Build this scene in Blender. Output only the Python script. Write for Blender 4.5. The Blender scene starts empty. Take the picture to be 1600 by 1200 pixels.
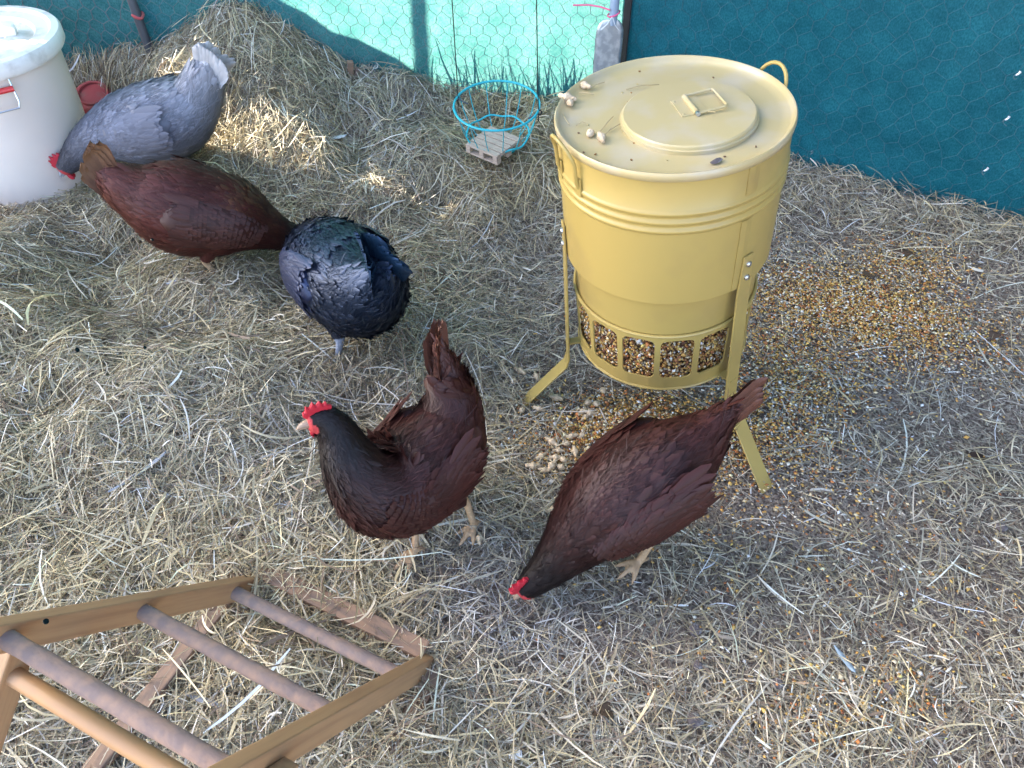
import bpy, bmesh, math, random
import numpy as np
from mathutils import Vector, Matrix

random.seed(7)
RNG = np.random.default_rng(11)
sc = bpy.context.scene
COL = sc.collection

# ------------------------------------------------------------------ camera, sky, sun, exposure
CAM_H = 1.2
PITCH = math.radians(47.2)
FPX = 1200.0
cam_d = bpy.data.cameras.new('camera')
cam_d.sensor_fit = 'HORIZONTAL'
cam_d.sensor_width = 36.0
cam_d.lens = 36.0 * FPX / 1600.0
cam_d.clip_start = 0.02
cam_d.clip_end = 500.0
cam = bpy.data.objects.new('camera', cam_d)
COL.objects.link(cam)
cam.location = (0, 0, CAM_H)
cam.rotation_euler = (math.pi / 2 - PITCH, 0, 0)
sc.camera = cam

SUN_TO = Vector((-0.80, 0.42, 0.50)).normalized()
world = bpy.data.worlds.new('World')
sc.world = world
world.use_nodes = True
wn = world.node_tree
sky = wn.nodes.new('ShaderNodeTexSky')
sky.sky_type = 'NISHITA'
sky.sun_disc = False
sky.sun_elevation = math.asin(SUN_TO.z)
sky.sun_rotation = math.atan2(SUN_TO.x, SUN_TO.y)
sky.air_density = 0.65
sky.dust_density = 2.0
sky.ozone_density = 0.1
wn.links.new(sky.outputs[0], wn.nodes['Background'].inputs[0])
wn.nodes['Background'].inputs[1].default_value = 0.15
sun_d = bpy.data.lights.new('sun', 'SUN')
sun_d.energy = 5.0
sun_d.angle = math.radians(0.55)
sun_d.color = (1.0, 0.94, 0.84)
sun_o = bpy.data.objects.new('sun', sun_d)
COL.objects.link(sun_o)
sun_o.rotation_euler = SUN_TO.to_track_quat('Z', 'Y').to_euler()
sun_o.location = (-6, 4, 6)

vs = sc.view_settings
vs.view_transform = 'Standard'
vs.look = 'None'
vs.exposure = 3.15
vs.gamma = 1.0
vs.use_curve_mapping = False

# ------------------------------------------------------------------ helpers
_c, _s = math.cos(PITCH), math.sin(PITCH)
FW = np.array([0, _c, -_s]); UP = np.array([0, _s, _c]); RT = np.array([1.0, 0, 0])


def at(x, y, z=None, Y=None):
    """world point at height z (or at depth Y) that the photograph shows at x, y"""
    d = FW + RT * (x - 800) / FPX - UP * (y - 600) / FPX
    t = Y / d[1] if Y is not None else (z - CAM_H) / d[2]
    return np.array([0, 0, CAM_H]) + d * t


def at_ground(x, y):
    z = 0.0
    for _ in range(30):
        p = at(x, y, z)
        z = 0.5 * z + 0.5 * float(hgt(p[0], p[1]))
    return at(x, y, z)


def fast_mesh(name, V, F, col=None, mat=None, smooth=False):
    V = np.ascontiguousarray(V, dtype=np.float32)
    F = np.ascontiguousarray(F, dtype=np.int32)
    me = bpy.data.meshes.new(name)
    k = F.shape[1]
    me.vertices.add(len(V)); me.vertices.foreach_set('co', V.ravel())
    me.loops.add(F.size); me.loops.foreach_set('vertex_index', F.ravel())
    me.polygons.add(len(F))
    me.polygons.foreach_set('loop_start', np.arange(0, F.size, k, dtype=np.int32))
    me.polygons.foreach_set('loop_total', np.full(len(F), k, dtype=np.int32))
    if smooth:
        me.polygons.foreach_set('use_smooth', np.ones(len(F), dtype=bool))
    me.update(calc_edges=True)
    if col is not None:
        a = me.color_attributes.new('Col', 'FLOAT_COLOR', 'POINT')
        c4 = np.ones((len(V), 4), dtype=np.float32); c4[:, :3] = col
        a.data.foreach_set('color', c4.ravel())
    if mat: me.materials.append(mat)
    return me


def link(name, me, parent=None, loc=None):
    o = bpy.data.objects.new(name, me)
    COL.objects.link(o)
    if parent: o.parent = parent
    if loc is not None: o.location = loc
    return o


def tag(o, label=None, cat=None, group=None, kind=None):
    if label: o['label'] = label
    if cat: o['category'] = cat
    if group: o['group'] = group
    if kind: o['kind'] = kind
    return o


def empty(name, loc=(0, 0, 0), rot=(0, 0, 0)):
    o = bpy.data.objects.new(name, None)
    o.empty_display_size = 0.05
    COL.objects.link(o); o.location = loc; o.rotation_euler = rot
    return o


class MB:
    """collects mixed polygons for one mesh"""
    def __init__(s): s.v = []; s.f = []; s.sm = []; s.c = []
    def add(s, verts, faces, smooth=False, col=(1, 1, 1)):
        b = len(s.v)
        s.v += [tuple(map(float, q)) for q in verts]; s.f += [[b + i for i in f] for f in faces]
        s.sm += [smooth] * len(faces); s.c += [col] * len(verts)
        return s
    def box(s, c, size, rot=None, bev=0.0, col=(1, 1, 1)):
        hx, hy, hz = [q / 2 for q in size]
        if bev <= 0:
            vs_ = [Vector((sx * hx, sy * hy, sz * hz)) for sx in (-1, 1) for sy in (-1, 1) for sz in (-1, 1)]
            fs = [(0, 1, 3, 2), (4, 6, 7, 5), (0, 4, 5, 1), (2, 3, 7, 6), (0, 2, 6, 4), (1, 5, 7, 3)]
        else:
            bm = bmesh.new(); bmesh.ops.create_cube(bm, size=1.0)
            for v in bm.verts: v.co = Vector((v.co.x * size[0], v.co.y * size[1], v.co.z * size[2]))
            bmesh.ops.bevel(bm, geom=list(bm.edges), offset=bev, segments=2, affect='EDGES', profile=0.6)
            bm.verts.index_update()
            vs_ = [v.co.copy() for v in bm.verts]; fs = [[v.index for v in f.verts] for f in bm.faces]; bm.free()
        if rot is not None: vs_ = [rot @ v for v in vs_]
        c = Vector(c)
        return s.add([v + c for v in vs_], fs, False, col)
    def tube(s, pts, r, n=8, cap=True, closed=False, col=(1, 1, 1)):
        pts = [Vector(p) for p in pts]; m = len(pts)
        rs = r if isinstance(r, (list, tuple)) else [r] * m
        T = []
        for i in range(m):
            if closed: t = pts[(i + 1) % m] - pts[i - 1]
            else: t = pts[min(i + 1, m - 1)] - pts[max(i - 1, 0)]
            T.append(t.normalized())
        u = T[0].orthogonal().normalized(); V = []; 
        for i in range(m):
            u = (u - T[i] * u.dot(T[i])).normalized(); w = T[i].cross(u)
            for k in range(n):
                a = 2 * math.pi * k / n
                V.append(pts[i] + (u * math.cos(a) + w * math.sin(a)) * rs[i])
        F = []
        for i in range(m if closed else m - 1):
            j = (i + 1) % m
            for k in range(n):
                F.append((i * n + k, i * n + (k + 1) % n, j * n + (k + 1) % n, j * n + k))
        if cap and not closed:
            F.append(list(range(n))[::-1]); F.append([(m - 1) * n + k for k in range(n)])
        return s.add(V, F, True, col)
    def lathe(s, prof, n=64, c=(0, 0, 0), smooth=True, close=False):
        V = []; F = []
        for (r, z) in prof:
            for k in range(n):
                a = 2 * math.pi * k / n
                V.append((c[0] + r * math.cos(a), c[1] + r * math.sin(a), c[2] + z))
        m = len(prof)
        for i in range(m - 1):
            for k in range(n):
                F.append((i * n + k, i * n + (k + 1) % n, (i + 1) * n + (k + 1) % n, (i + 1) * n + k))
        if prof[-1][0] < 1e-6 or close: F.append([(m - 1) * n + k for k in range(n)])
        return s.add(V, F, smooth)
    def build(s, name, mat, parent=None, loc=None, sharp=35):
        me = bpy.data.meshes.new(name)
        me.from_pydata(s.v, [], s.f)
        me.polygons.foreach_set('use_smooth', s.sm)
        me.update()
        a = me.color_attributes.new('Col', 'FLOAT_COLOR', 'POINT')
        c4 = np.ones((len(s.v), 4), dtype=np.float32); c4[:, :3] = s.c
        a.data.foreach_set('color', c4.ravel())
        if mat: me.materials.append(mat)
        if any(s.sm): me.set_sharp_from_angle(angle=math.radians(sharp))
        return link(name, me, parent, loc)


def noise2(x, y, scale, seed):
    """smooth value noise in -1..1"""
    r = np.random.default_rng(seed).uniform(-1, 1, (64, 64))
    x = np.asarray(x, float) / scale + 1000.0; y = np.asarray(y, float) / scale + 1000.0
    xi = np.floor(x).astype(int); yi = np.floor(y).astype(int)
    fx = x - xi; fy = y - yi
    fx = fx * fx * (3 - 2 * fx); fy = fy * fy * (3 - 2 * fy)
    g = lambda a, b: r[a % 64, b % 64]
    return (g(xi, yi) * (1 - fx) + g(xi + 1, yi) * fx) * (1 - fy) + (g(xi, yi + 1) * (1 - fx) + g(xi + 1, yi + 1) * fx) * fy


def sstep(a, b, x):
    t = np.clip((np.asarray(x, float) - a) / (b - a), 0, 1)
    return t * t * (3 - 2 * t)


# ------------------------------------------------------------------ materials
MATS = {}


def pmat(name, col, rough=0.6, spec=0.5, metal=0.0, attr=False, noise=None, bump=None, trans=0.0, sheen=0.0, coat=0.0, alpha_tint=None):
    m = bpy.data.materials.new(name); m.use_nodes = True
    nt = m.node_tree; N = nt.nodes; L = nt.links; b = N['Principled BSDF']
    b.inputs['Roughness'].default_value = rough
    b.inputs['Specular IOR Level'].default_value = spec
    b.inputs['Metallic'].default_value = metal
    b.inputs['Sheen Weight'].default_value = sheen
    b.inputs['Coat Weight'].default_value = coat
    if alpha_tint: b.inputs['Specular Tint'].default_value = (*alpha_tint, 1)
    src = None
    if attr:
        a = N.new('ShaderNodeAttribute'); a.attribute_name = 'Col'; src = a.outputs['Color']
        if col != (1, 1, 1):
            mx = N.new('ShaderNodeMix'); mx.data_type = 'RGBA'; mx.blend_type = 'MULTIPLY'; mx.inputs[0].default_value = 1
            L.new(src, mx.inputs[6]); mx.inputs[7].default_value = (*col, 1); src = mx.outputs[2]
    if noise:   # (scale, colour2, low, high, stretch)
        tc = N.new('ShaderNodeTexCoord'); mp = N.new('ShaderNodeMapping'); L.new(tc.outputs['Object'], mp.inputs[0])
        mp.inputs['Scale'].default_value = noise[4] if len(noise) > 4 else (1, 1, 1)
        nz = N.new('ShaderNodeTexNoise'); nz.inputs['Scale'].default_value = noise[0]; nz.inputs['Detail'].default_value = 6
        L.new(mp.outputs[0], nz.inputs['Vector'])
        rp = N.new('ShaderNodeValToRGB'); rp.color_ramp.elements[0].position = noise[2]; rp.color_ramp.elements[1].position = noise[3]
        L.new(nz.outputs['Fac'], rp.inputs[0])
        mx = N.new('ShaderNodeMix'); mx.data_type = 'RGBA'
        L.new(rp.outputs[0], mx.inputs[0])
        if src: L.new(src, mx.inputs[6])
        else: mx.inputs[6].default_value = (*col, 1)
        mx.inputs[7].default_value = (*noise[1], 1); src = mx.outputs[2]
    if src: L.new(src, b.inputs['Base Color'])
    else: b.inputs['Base Color'].default_value = (*col, 1)
    if bump:    # (scale, strength, distance)
        tc = N.new('ShaderNodeTexCoord'); nz = N.new('ShaderNodeTexNoise'); nz.inputs['Scale'].default_value = bump[0]; nz.inputs['Detail'].default_value = 5
        L.new(tc.outputs['Object'], nz.inputs['Vector'])
        bp_ = N.new('ShaderNodeBump'); bp_.inputs['Strength'].default_value = bump[1]; bp_.inputs['Distance'].default_value = bump[2]
        L.new(nz.outputs['Fac'], bp_.inputs['Height']); L.new(bp_.outputs[0], b.inputs['Normal'])
    if trans > 0:
        t = N.new('ShaderNodeBsdfTranslucent'); mxs = N.new('ShaderNodeMixShader'); mxs.inputs[0].default_value = trans
        if src: L.new(src, t.inputs[0])
        else: t.inputs[0].default_value = (*col, 1)
        out = N['Material Output']
        L.new(b.outputs[0], mxs.inputs[1]); L.new(t.outputs[0], mxs.inputs[2]); L.new(mxs.outputs[0], out.inputs[0])
    MATS[name] = m
    return m


M_straw = pmat('straw', (1, 1, 1), 0.55, 0.35, attr=True, trans=0.18)
M_soil = pmat('soil', (0.15, 0.115, 0.095), 0.95, 0.15, noise=(170, (0.36, 0.30, 0.235), 0.42, 0.60), bump=(90, 1.0, 0.02))
M_yellow = pmat('yellow_enamel', (0.385, 0.272, 0.078), 0.34, 0.5, noise=(9, (0.325, 0.225, 0.075), 0.52, 0.80), bump=(160, 0.02, 0.002))
M_lid = pmat('yellow_enamel_skylit', (0.43, 0.335, 0.16), 0.30, 0.55, noise=(16, (0.44, 0.365, 0.245), 0.45, 0.72))  # paler than the shell: sky reflection on the lid put into the colour
M_steel = pmat('steel', (0.55, 0.56, 0.58), 0.3, 0.5, metal=1.0)
M_zinc = pmat('zinc', (0.50, 0.53, 0.57), 0.45, 0.5, metal=0.85, noise=(45, (0.70, 0.73, 0.76), 0.45, 0.6), bump=(80, 0.3, 0.003))
M_wire = pmat('galvanised_wire', (0.20, 0.23, 0.24), 0.5, 0.4, metal=0.3)
M_grain = pmat('grain', (1, 1, 1), 0.5, 0.35, attr=True)
M_peanut = pmat('peanut_shell', (0.60, 0.46, 0.30), 0.7, 0.25, noise=(120, (0.42, 0.30, 0.18), 0.45, 0.7), bump=(260, 0.8, 0.003))
M_shellbit = pmat('pale_shell_fragment', (0.62, 0.60, 0.56), 0.6, 0.3, noise=(60, (0.45, 0.42, 0.38), 0.4, 0.7))
M_wood = pmat('varnished_wood', (0.345, 0.205, 0.10), 0.5, 0.35, noise=(7, (0.265, 0.15, 0.075), 0.42, 0.68, (1.0, 14, 14)), bump=(70, 0.12, 0.002))
M_woodold = pmat('worn_wood', (0.29, 0.18, 0.115), 0.7, 0.25, noise=(22, (0.18, 0.125, 0.095), 0.42, 0.66, (1, 4, 4)), bump=(90, 0.4, 0.003))
M_rung = pmat('dirty_rung', (0.26, 0.175, 0.13), 0.8, 0.2, noise=(55, (0.18, 0.135, 0.12), 0.38, 0.62), bump=(110, 0.5, 0.003))
M_rungc = pmat('clean_rung', (0.36, 0.20, 0.085), 0.45, 0.4, noise=(14, (0.32, 0.18, 0.09), 0.4, 0.7))
M_pallet = pmat('pallet_wood', (0.50, 0.40, 0.31), 0.8, 0.2, noise=(60, (0.40, 0.31, 0.24), 0.4, 0.65, (1, 6, 6)))
M_cyan = pmat('cyan_wire', (0.03, 0.42, 0.47), 0.4, 0.5)
M_black = pmat('black_cord', (0.02, 0.022, 0.025), 0.7, 0.3)
M_plast = pmat('white_plastic', (0.84, 0.73, 0.64), 0.42, 0.4, noise=(4, (0.80, 0.68, 0.59), 0.4, 0.7), trans=0.12)
M_plastlid = pmat('dusty_white_plastic', (0.80, 0.75, 0.69), 0.55, 0.35, noise=(22, (0.50, 0.44, 0.37), 0.5, 0.75))
M_red = pmat('red_plastic', (0.62, 0.03, 0.03), 0.35, 0.5)
M_dullred = pmat('dull_red_plastic', (0.42, 0.07, 0.07), 0.55, 0.35, noise=(30, (0.36, 0.12, 0.10), 0.45, 0.7))
M_pink = pmat('pink_twine', (0.72, 0.13, 0.24), 0.7, 0.2)
M_whitebit = pmat('white_clip', (0.75, 0.76, 0.76), 0.5, 0.4)
M_leaf = pmat('dry_leaf', (0.25, 0.18, 0.12), 0.8, 0.2, attr=True, trans=0.1)
M_post = pmat('dark_post', (0.10, 0.105, 0.115), 0.5, 0.4, metal=0.4)
M_blocksheet = pmat('dark_blocker_sheet', (0.03, 0.04, 0.04), 0.6, 0.3, bump=(6, 0.5, 0.03))  # for unseen shapes added to block light
M_blockboard = pmat('dark_blocker_board', (0.05, 0.045, 0.04), 0.85, 0.2, noise=(6, (0.035, 0.03, 0.03), 0.4, 0.7, (8, 8, 1)))  # for unseen boarding added to block sky and sun
M_grass = pmat('outdoor_grass', (0.08, 0.13, 0.04), 0.6, 0.3, trans=0.2)
M_shaft = pmat('blue_grey_shaft', (0.30, 0.37, 0.45), 0.4, 0.45)
M_feather = pmat('plumage', (1, 1, 1), 0.55, 0.35, attr=True, sheen=0.0, trans=0.04)
M_blackfeather = pmat('black_plumage', (1, 1, 1), 0.40, 0.65, attr=True, alpha_tint=(0.38, 0.55, 1.0))
M_skin = pmat('hen_body', (1, 1, 1), 0.6, 0.3, attr=True, bump=(300, 0.4, 0.001))
M_comb = pmat('comb_red', (0.45, 0.018, 0.032), 0.5, 0.4, bump=(300, 0.5, 0.001))
M_beak = pmat('horn_beak', (0.27, 0.19, 0.13), 0.45, 0.4)
M_beakg = pmat('grey_beak', (0.33, 0.32, 0.33), 0.4, 0.4)
M_eye = pmat('eye', (0.25, 0.07, 0.015), 0.1, 0.6)
M_pupil = pmat('pupil', (0.005, 0.005, 0.005), 0.08, 0.6)
M_dirt = pmat('dropping', (0.11, 0.09, 0.085), 0.8, 0.2, noise=(120, (0.30, 0.28, 0.27), 0.5, 0.7))


def net_material():
    m = bpy.data.materials.new('shade_net'); m.use_nodes = True
    nt = m.node_tree; N = nt.nodes; L = nt.links; b = N['Principled BSDF']; out = N['Material Output']
    uv = N.new('ShaderNodeAttribute'); uv.attribute_name = 'net_uv'
    mp = N.new('ShaderNodeMapping'); mp.inputs['Scale'].default_value = (300, 170, 1); L.new(uv.outputs['Vector'], mp.inputs[0])
    nz = N.new('ShaderNodeTexNoise'); nz.inputs['Scale'].default_value = 1.0; nz.inputs['Detail'].default_value = 3; L.new(mp.outputs[0], nz.inputs['Vector'])
    mp2 = N.new('ShaderNodeMapping'); mp2.inputs['Scale'].default_value = (14, 14, 1); L.new(uv.outputs['Vector'], mp2.inputs[0])
    nz2 = N.new('ShaderNodeTexNoise'); nz2.inputs['Scale'].default_value = 1.0; nz2.inputs['Detail'].default_value = 7; nz2.inputs['Roughness'].default_value = 0.75; L.new(mp2.outputs[0], nz2.inputs['Vector'])
    ad = N.new('ShaderNodeMath'); ad.operation = 'MULTIPLY'; L.new(nz.outputs['Fac'], ad.inputs[0]); L.new(nz2.outputs['Fac'], ad.inputs[1])
    rp = N.new('ShaderNodeValToRGB'); L.new(ad.outputs[0], rp.inputs[0])
    rp.color_ramp.elements[0].position = 0.16; rp.color_ramp.elements[0].color = (0.006, 0.098, 0.125, 1)
    rp.color_ramp.elements[1].position = 0.40; rp.color_ramp.elements[1].color = (0.012, 0.175, 0.215, 1)
    e = rp.color_ramp.elements.new(0.52); e.color = (0.07, 0.24, 0.30, 1)
    L.new(rp.outputs[0], b.inputs['Base Color']); b.inputs['Roughness'].default_value = 0.5; b.inputs['Specular IOR Level'].default_value = 0.25
    rt = N.new('ShaderNodeValToRGB'); L.new(ad.outputs[0], rt.inputs[0])
    rt.color_ramp.elements[0].position = 0.14; rt.color_ramp.elements[0].color = (0.09, 0.40, 0.35, 1)
    rt.color_ramp.elements[1].position = 0.36; rt.color_ramp.elements[1].color = (0.36, 0.76, 0.66, 1)
    t = N.new('ShaderNodeBsdfTranslucent'); L.new(rt.outputs[0], t.inputs[0])
    bp_ = N.new('ShaderNodeBump'); bp_.inputs['Strength'].default_value = 0.5; bp_.inputs['Distance'].default_value = 0.003; L.new(ad.outputs[0], bp_.inputs['Height']); L.new(bp_.outputs[0], b.inputs['Normal'])
    mx = N.new('ShaderNodeMixShader'); mx.inputs[0].default_value = 0.30
    L.new(b.outputs[0], mx.inputs[1]); L.new(t.outputs[0], mx.inputs[2]); L.new(mx.outputs[0], out.inputs[0])
    return m


M_net = net_material()

# ------------------------------------------------------------------ terrain height
FENCE_R = [(0.30, 2.15), (0.80, 1.90), (1.35, 1.62), (2.6, 1.0)]
FENCE_L = [(0.30, 2.15), (-1.0, 2.15), (-5.6, 2.49)]
BIN = (-1.275, 1.835)
FEEDER = (0.306, 1.084)
_bx = [-3.4, -2.2, -1.2, -0.98, -0.64, -0.5, -0.44, -0.3, 0.185, 0.4, 0.6]
_bz = [0.15, 0.15, 0.20, 0.235, 0.235, 0.175, 0.115, 0.105, 0.095, 0.05, 0.0]
BUMPS = []


def hgt(x, y):
    x = np.asarray(x, float); y = np.asarray(y, float)
    far = 1 - sstep(2.4, 4.0, np.hypot(x, y - 1.0))
    bank = np.interp(x, _bx, _bz) * sstep(1.55, 2.15, y)
    db = np.hypot(x - BIN[0], y - BIN[1])
    bank = bank * (0.10 + 0.90 * sstep(0.17, 0.40, db))
    left = 1 - sstep(-0.35, 0.05, x + 0.10 * np.sin(y * 5))
    thick = 0.05 * left * sstep(0.55, 0.95, y)
    dfr = np.abs((x - 0.8) * 0.49 + (y - 1.90) * 0.87) 
    rb = 0.05 * np.exp(-(dfr / 0.16) ** 2) * sstep(0.35, 0.7, x)
    lump = left * sstep(0.5, 0.8, y)
    amp = 0.10 + 0.90 * np.maximum(lump, sstep(1.5, 1.75, y) * (1 - sstep(0.2, 0.4, x)))
    n = amp * (0.062 * noise2(x, y, 0.24, 3) + 0.026 * noise2(x, y, 0.10, 5)) + 0.004 * noise2(x, y, 0.05, 8)
    h = bank + thick + rb + n
    for (bx, by, a, r) in BUMPS:
        h = h + a * np.exp(-((x - bx) ** 2 + (y - by) ** 2) / (r * r))
    for (sx, sy, sz, sr) in ((-0.345, 1.205, 0.060, 0.16), (-0.70, 1.43, 0.062, 0.18), (-0.885, 1.775, 0.105, 0.16), (-1.275, 1.835, 0.045, 0.20)):
        q = np.exp(-(((x - sx) ** 2 + (y - sy) ** 2) / (sr * sr)) ** 2)
        h = h * (1 - q) + sz * q
    # trodden flat round the feeder
    fl = 1 - sstep(0.26, 0.45, np.hypot(x - FEEDER[0], y - FEEDER[1] + 0.05))
    h = h * (1 - 0.9 * fl)
    return h * far


for (px, py, a, r) in [(60, 545, 0.055, 0.13), (200, 575, 0.045, 0.11), (330, 600, 0.03, 0.10), (60, 690, -0.02, 0.10), (640, 290, 0.035, 0.12), (760, 330, 0.03, 0.10),
                       (560, 250, -0.02, 0.10), (450, 1030, 0.03, 0.07), (540, 975, -0.012, 0.06), (450, 935, -0.012, 0.06), (640, 1010, -0.012, 0.06), (370, 300, -0.02, 0.08), (250, 760, 0.02, 0.12), (900, 230, 0.03, 0.12), (772, 215, -0.075, 0.11), (100, 860, 0.025, 0.12), (395, 165, 0.06, 0.12)]:
    p = at(px, py, 0.05); BUMPS.append((p[0], p[1], a, r))

# ------------------------------------------------------------------ ground
gx = np.concatenate([np.array([-300, -80, -25, -9, -5]), np.linspace(-3.6, 3.2, 210), np.array([5, 9, 25, 80, 300])])
gy = np.concatenate([np.array([-300, -80, -25, -9, -3, -1.2]), np.linspace(-0.6, 3.0, 130), np.array([4, 6, 12, 30, 90, 300])])
X, Y = np.meshgrid(gx, gy)
Z = hgt(X, Y) - 0.012
V = np.stack([X.ravel(), Y.ravel(), Z.ravel()], 1)
nx, ny = len(gx), len(gy)
ii = (np.arange(ny - 1)[:, None] * nx + np.arange(nx - 1)[None, :]).ravel()
F = np.stack([ii, ii + 1, ii + nx + 1, ii + nx], 1)
tag(link('ground', fast_mesh('ground', V, F, None, M_soil, True)), 'bare brown soil floor of the run under the hay', kind='structure')


# ------------------------------------------------------------------ hay
def strands(n, area_fn, length, width, off, lift, palette, pw, seed, K=5, bend=0.9, hfun=None, curl=0.0, droop=1.0):
    """ribbon strands laid over the ground"""
    r = np.random.default_rng(seed)
    P = area_fn(n, r); n = len(P)
    L = r.gamma(3.0, length / 3.0, n).clip(length * 0.25, length * 2.8)
    th = r.uniform(0, 2 * np.pi, n) + 0.6 * noise2(P[:, 0], P[:, 1], 0.12, seed + 1) * np.pi
    bnd = r.normal(0, bend, n)
    if curl: 
        q = r.random(n) < curl; bnd[q] *= 4.0
    ts = np.linspace(-0.5, 0.5, K)
    pit = r.normal(0, lift, n)
    o = off * r.random(n) ** 1.6
    seg = L[:, None] / (K - 1)
    ang = th[:, None] + bnd[:, None] * ts[None, :]
    dx = np.cos(ang) * seg; dy = np.sin(ang) * seg
    x = P[:, :1] + np.cumsum(dx, 1) - dx.sum(1, keepdims=True) / 2
    y = P[:, 1:2] + np.cumsum(dy, 1) - dy.sum(1, keepdims=True) / 2
    hf = hfun or hgt
    h = hf(x, y)
    h0 = h.mean(1, keepdims=True)
    arch = r.normal(0.0, 0.10, n)[:, None] * L[:, None] * (0.25 - ts[None, :] ** 2) * 4 * 0.5
    z = h0 + (h - h0) * droop + o[:, None] + np.sin(pit)[:, None] * L[:, None] * ts[None, :] + arch
    z = np.maximum(z, h - 0.006)
    C = np.stack([x, y, z], 2)
    T = np.gradient(C, axis=1); T /= np.linalg.norm(T, axis=2, keepdims=True) + 1e-9
    rv = r.normal(0, 1, (n, 1, 3)); rv[:, :, 2] *= 0.45
    S = np.cross(T, np.cross(rv, T)); S -= T * (S * T).sum(2, keepdims=True)
    S /= np.linalg.norm(S, axis=2, keepdims=True) + 1e-9
    W = (width * r.lognormal(0, 0.35, n))[:, None, None] * 0.5
    tap = np.array([0.55] + [1.0] * (K - 2) + [0.5])[None, :, None]
    A = C + S * W * tap; B = C - S * W * tap
    Vv = np.stack([A, B], 2).reshape(-1, 3)
    base = (np.arange(n) * K * 2)[:, None]
    k = np.arange(K - 1)[None, :] * 2
    q0 = (base + k).ravel()
    Ff = np.stack([q0, q0 + 1, q0 + 3, q0 + 2], 1)
    pal = np.array(palette); ci = r.choice(len(pal), n, p=np.array(pw) / np.sum(pw))
    c = pal[ci] * 1.14 * r.lognormal(0, 0.22, n)[:, None]
    # patches of greener and greyer hay
    g = noise2(P[:, 0], P[:, 1], 0.3, 41)[:, None]
    c = c * (1 + 0.10 * g * np.array([1.0, 0.6, -0.6]))
    c = c * (1 - 0.45 * (1 - (o / off).clip(0, 1))[:, None] * (r.random((n, 1)) < 0.5) * 0)
    cc = np.repeat(c.clip(0.01, 0.8), K * 2, axis=0)
    return Vv, Ff, cc


def merge(parts):
    Vs, Fs, Cs = [], [], []; b = 0
    for v, f, c in parts:
        Vs.append(v); Fs.append(f + b); Cs.append(c); b += len(v)
    return np.concatenate(Vs), np.concatenate(Fs), np.concatenate(Cs)


def in_view(P, m=0.32):
    half = 0.42 + 0.56 * P[:, 1] + m
    yr = np.where(P[:, 0] < 0.30, 2.17 + 0.0 * P[:, 0], np.interp(P[:, 0], [q[0] for q in FENCE_R], [q[1] for q in FENCE_R]))
    yr = np.where(P[:, 0] < -1.0, np.interp(P[:, 0], [-5.6, -1.0], [2.49, 2.15]), yr)
    k = (np.abs(P[:, 0]) < half) & (P[:, 1] < yr - 0.012)
    k &= np.hypot(P[:, 0] - BIN[0], P[:, 1] - BIN[1]) > 0.12
    return k


def hay_w(P):
    """how much loose hay lies at a spot: deep on the left and back, thin round the feeder"""
    x, y = P[:, 0], P[:, 1]
    w = 0.30 + 0.70 * (1 - sstep(-0.25, 0.15, x))
    w = np.maximum(w, sstep(1.55, 1.8, y) * (1 - sstep(0.5, 0.8, x)))
    dfr = np.abs((x - 0.8) * 0.49 + (y - 1.90) * 0.87)
    w = np.maximum(w, 0.9 * np.exp(-(dfr / 0.17) ** 2) * (x > 0.3))
    w = np.maximum(w, 0.75 * (1 - sstep(0.42, 0.62, y)))
    seedpatch = np.maximum(np.exp(-(((x - 0.86) / 0.30) ** 2 + ((y - 1.32) / 0.22) ** 2) * 1.2), np.exp(-(((x - 0.30) / 0.24) ** 2 + ((y - 0.98) / 0.17) ** 2) * 1.2))
    w = w * (1 - 0.82 * seedpatch)
    bare = sstep(0.15, 0.55, noise2(x, y, 0.16, 77)) * (1 - sstep(-0.45, -0.25, -x)) 
    w = w * (1 - 0.55 * bare)
    for (bx, by, br) in [(-0.165, 0.665, 0.055), (-0.06, 0.735, 0.05), (0.22, 0.66, 0.05), (-0.07, 0.62, 0.09), (0.47, 0.80, 0.10), (-0.52, 0.30, 0.06), (-0.60, 0.46, 0.05)]:
        w = w * (1 - 0.75 * np.exp(-(((x - bx) / br) ** 2 + ((y - by) / br) ** 2)))
    return w


def area(wfun, pw=1.0):
    def f(n, r):
        out = []; tot = 0
        while tot < n:
            P = np.stack([r.uniform(-1.95, 1.95, n * 3), r.uniform(0.02, 2.32, n * 3)], 1)
            P = P[in_view(P)]
            # nearer ground shows larger: even density over the floor, a bit more up close
            P = P[r.random(len(P)) < wfun(P) ** pw]
            out.append(P); tot += len(P)
        return np.concatenate(out)[:n]
    return f


def deep(P): return hay_w(P) * (0.25 + 0.75 * (1 - sstep(-0.2, 0.2, P[:, 0])) + 0.5 * sstep(1.5, 1.9, P[:, 1])).clip(0, 1)


PAL_L = [(0.42, 0.345, 0.205), (0.36, 0.30, 0.19), (0.26, 0.215, 0.14), (0.51, 0.44, 0.31), (0.18, 0.13, 0.09), (0.48, 0.425, 0.345), (0.66, 0.60, 0.50)]
PW_L = [22, 20, 16, 14, 14, 9, 5]
PAL_G = [(0.40, 0.355, 0.275), (0.32, 0.285, 0.22), (0.50, 0.45, 0.365), (0.23, 0.19, 0.15), (0.30, 0.285, 0.225), (0.66, 0.61, 0.52), (0.14, 0.11, 0.09)]
PW_G = [24, 20, 16, 14, 10, 8, 10]
parts = [strands(165000, area(deep), 0.046, 0.0016, 0.036, 0.20, PAL_L, PW_L, 101, K=4, bend=0.42, curl=0.05),
         strands(9000, area(deep, 1.5), 0.090, 0.0019, 0.046, 0.16, PAL_L, PW_L, 102, K=6, bend=0.6, curl=0.08),
         strands(6000, area(deep, 2.0), 0.060, 0.0020, 0.052, 0.45, PAL_L, PW_L, 103, K=5, bend=0.7, curl=0.12)]
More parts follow.
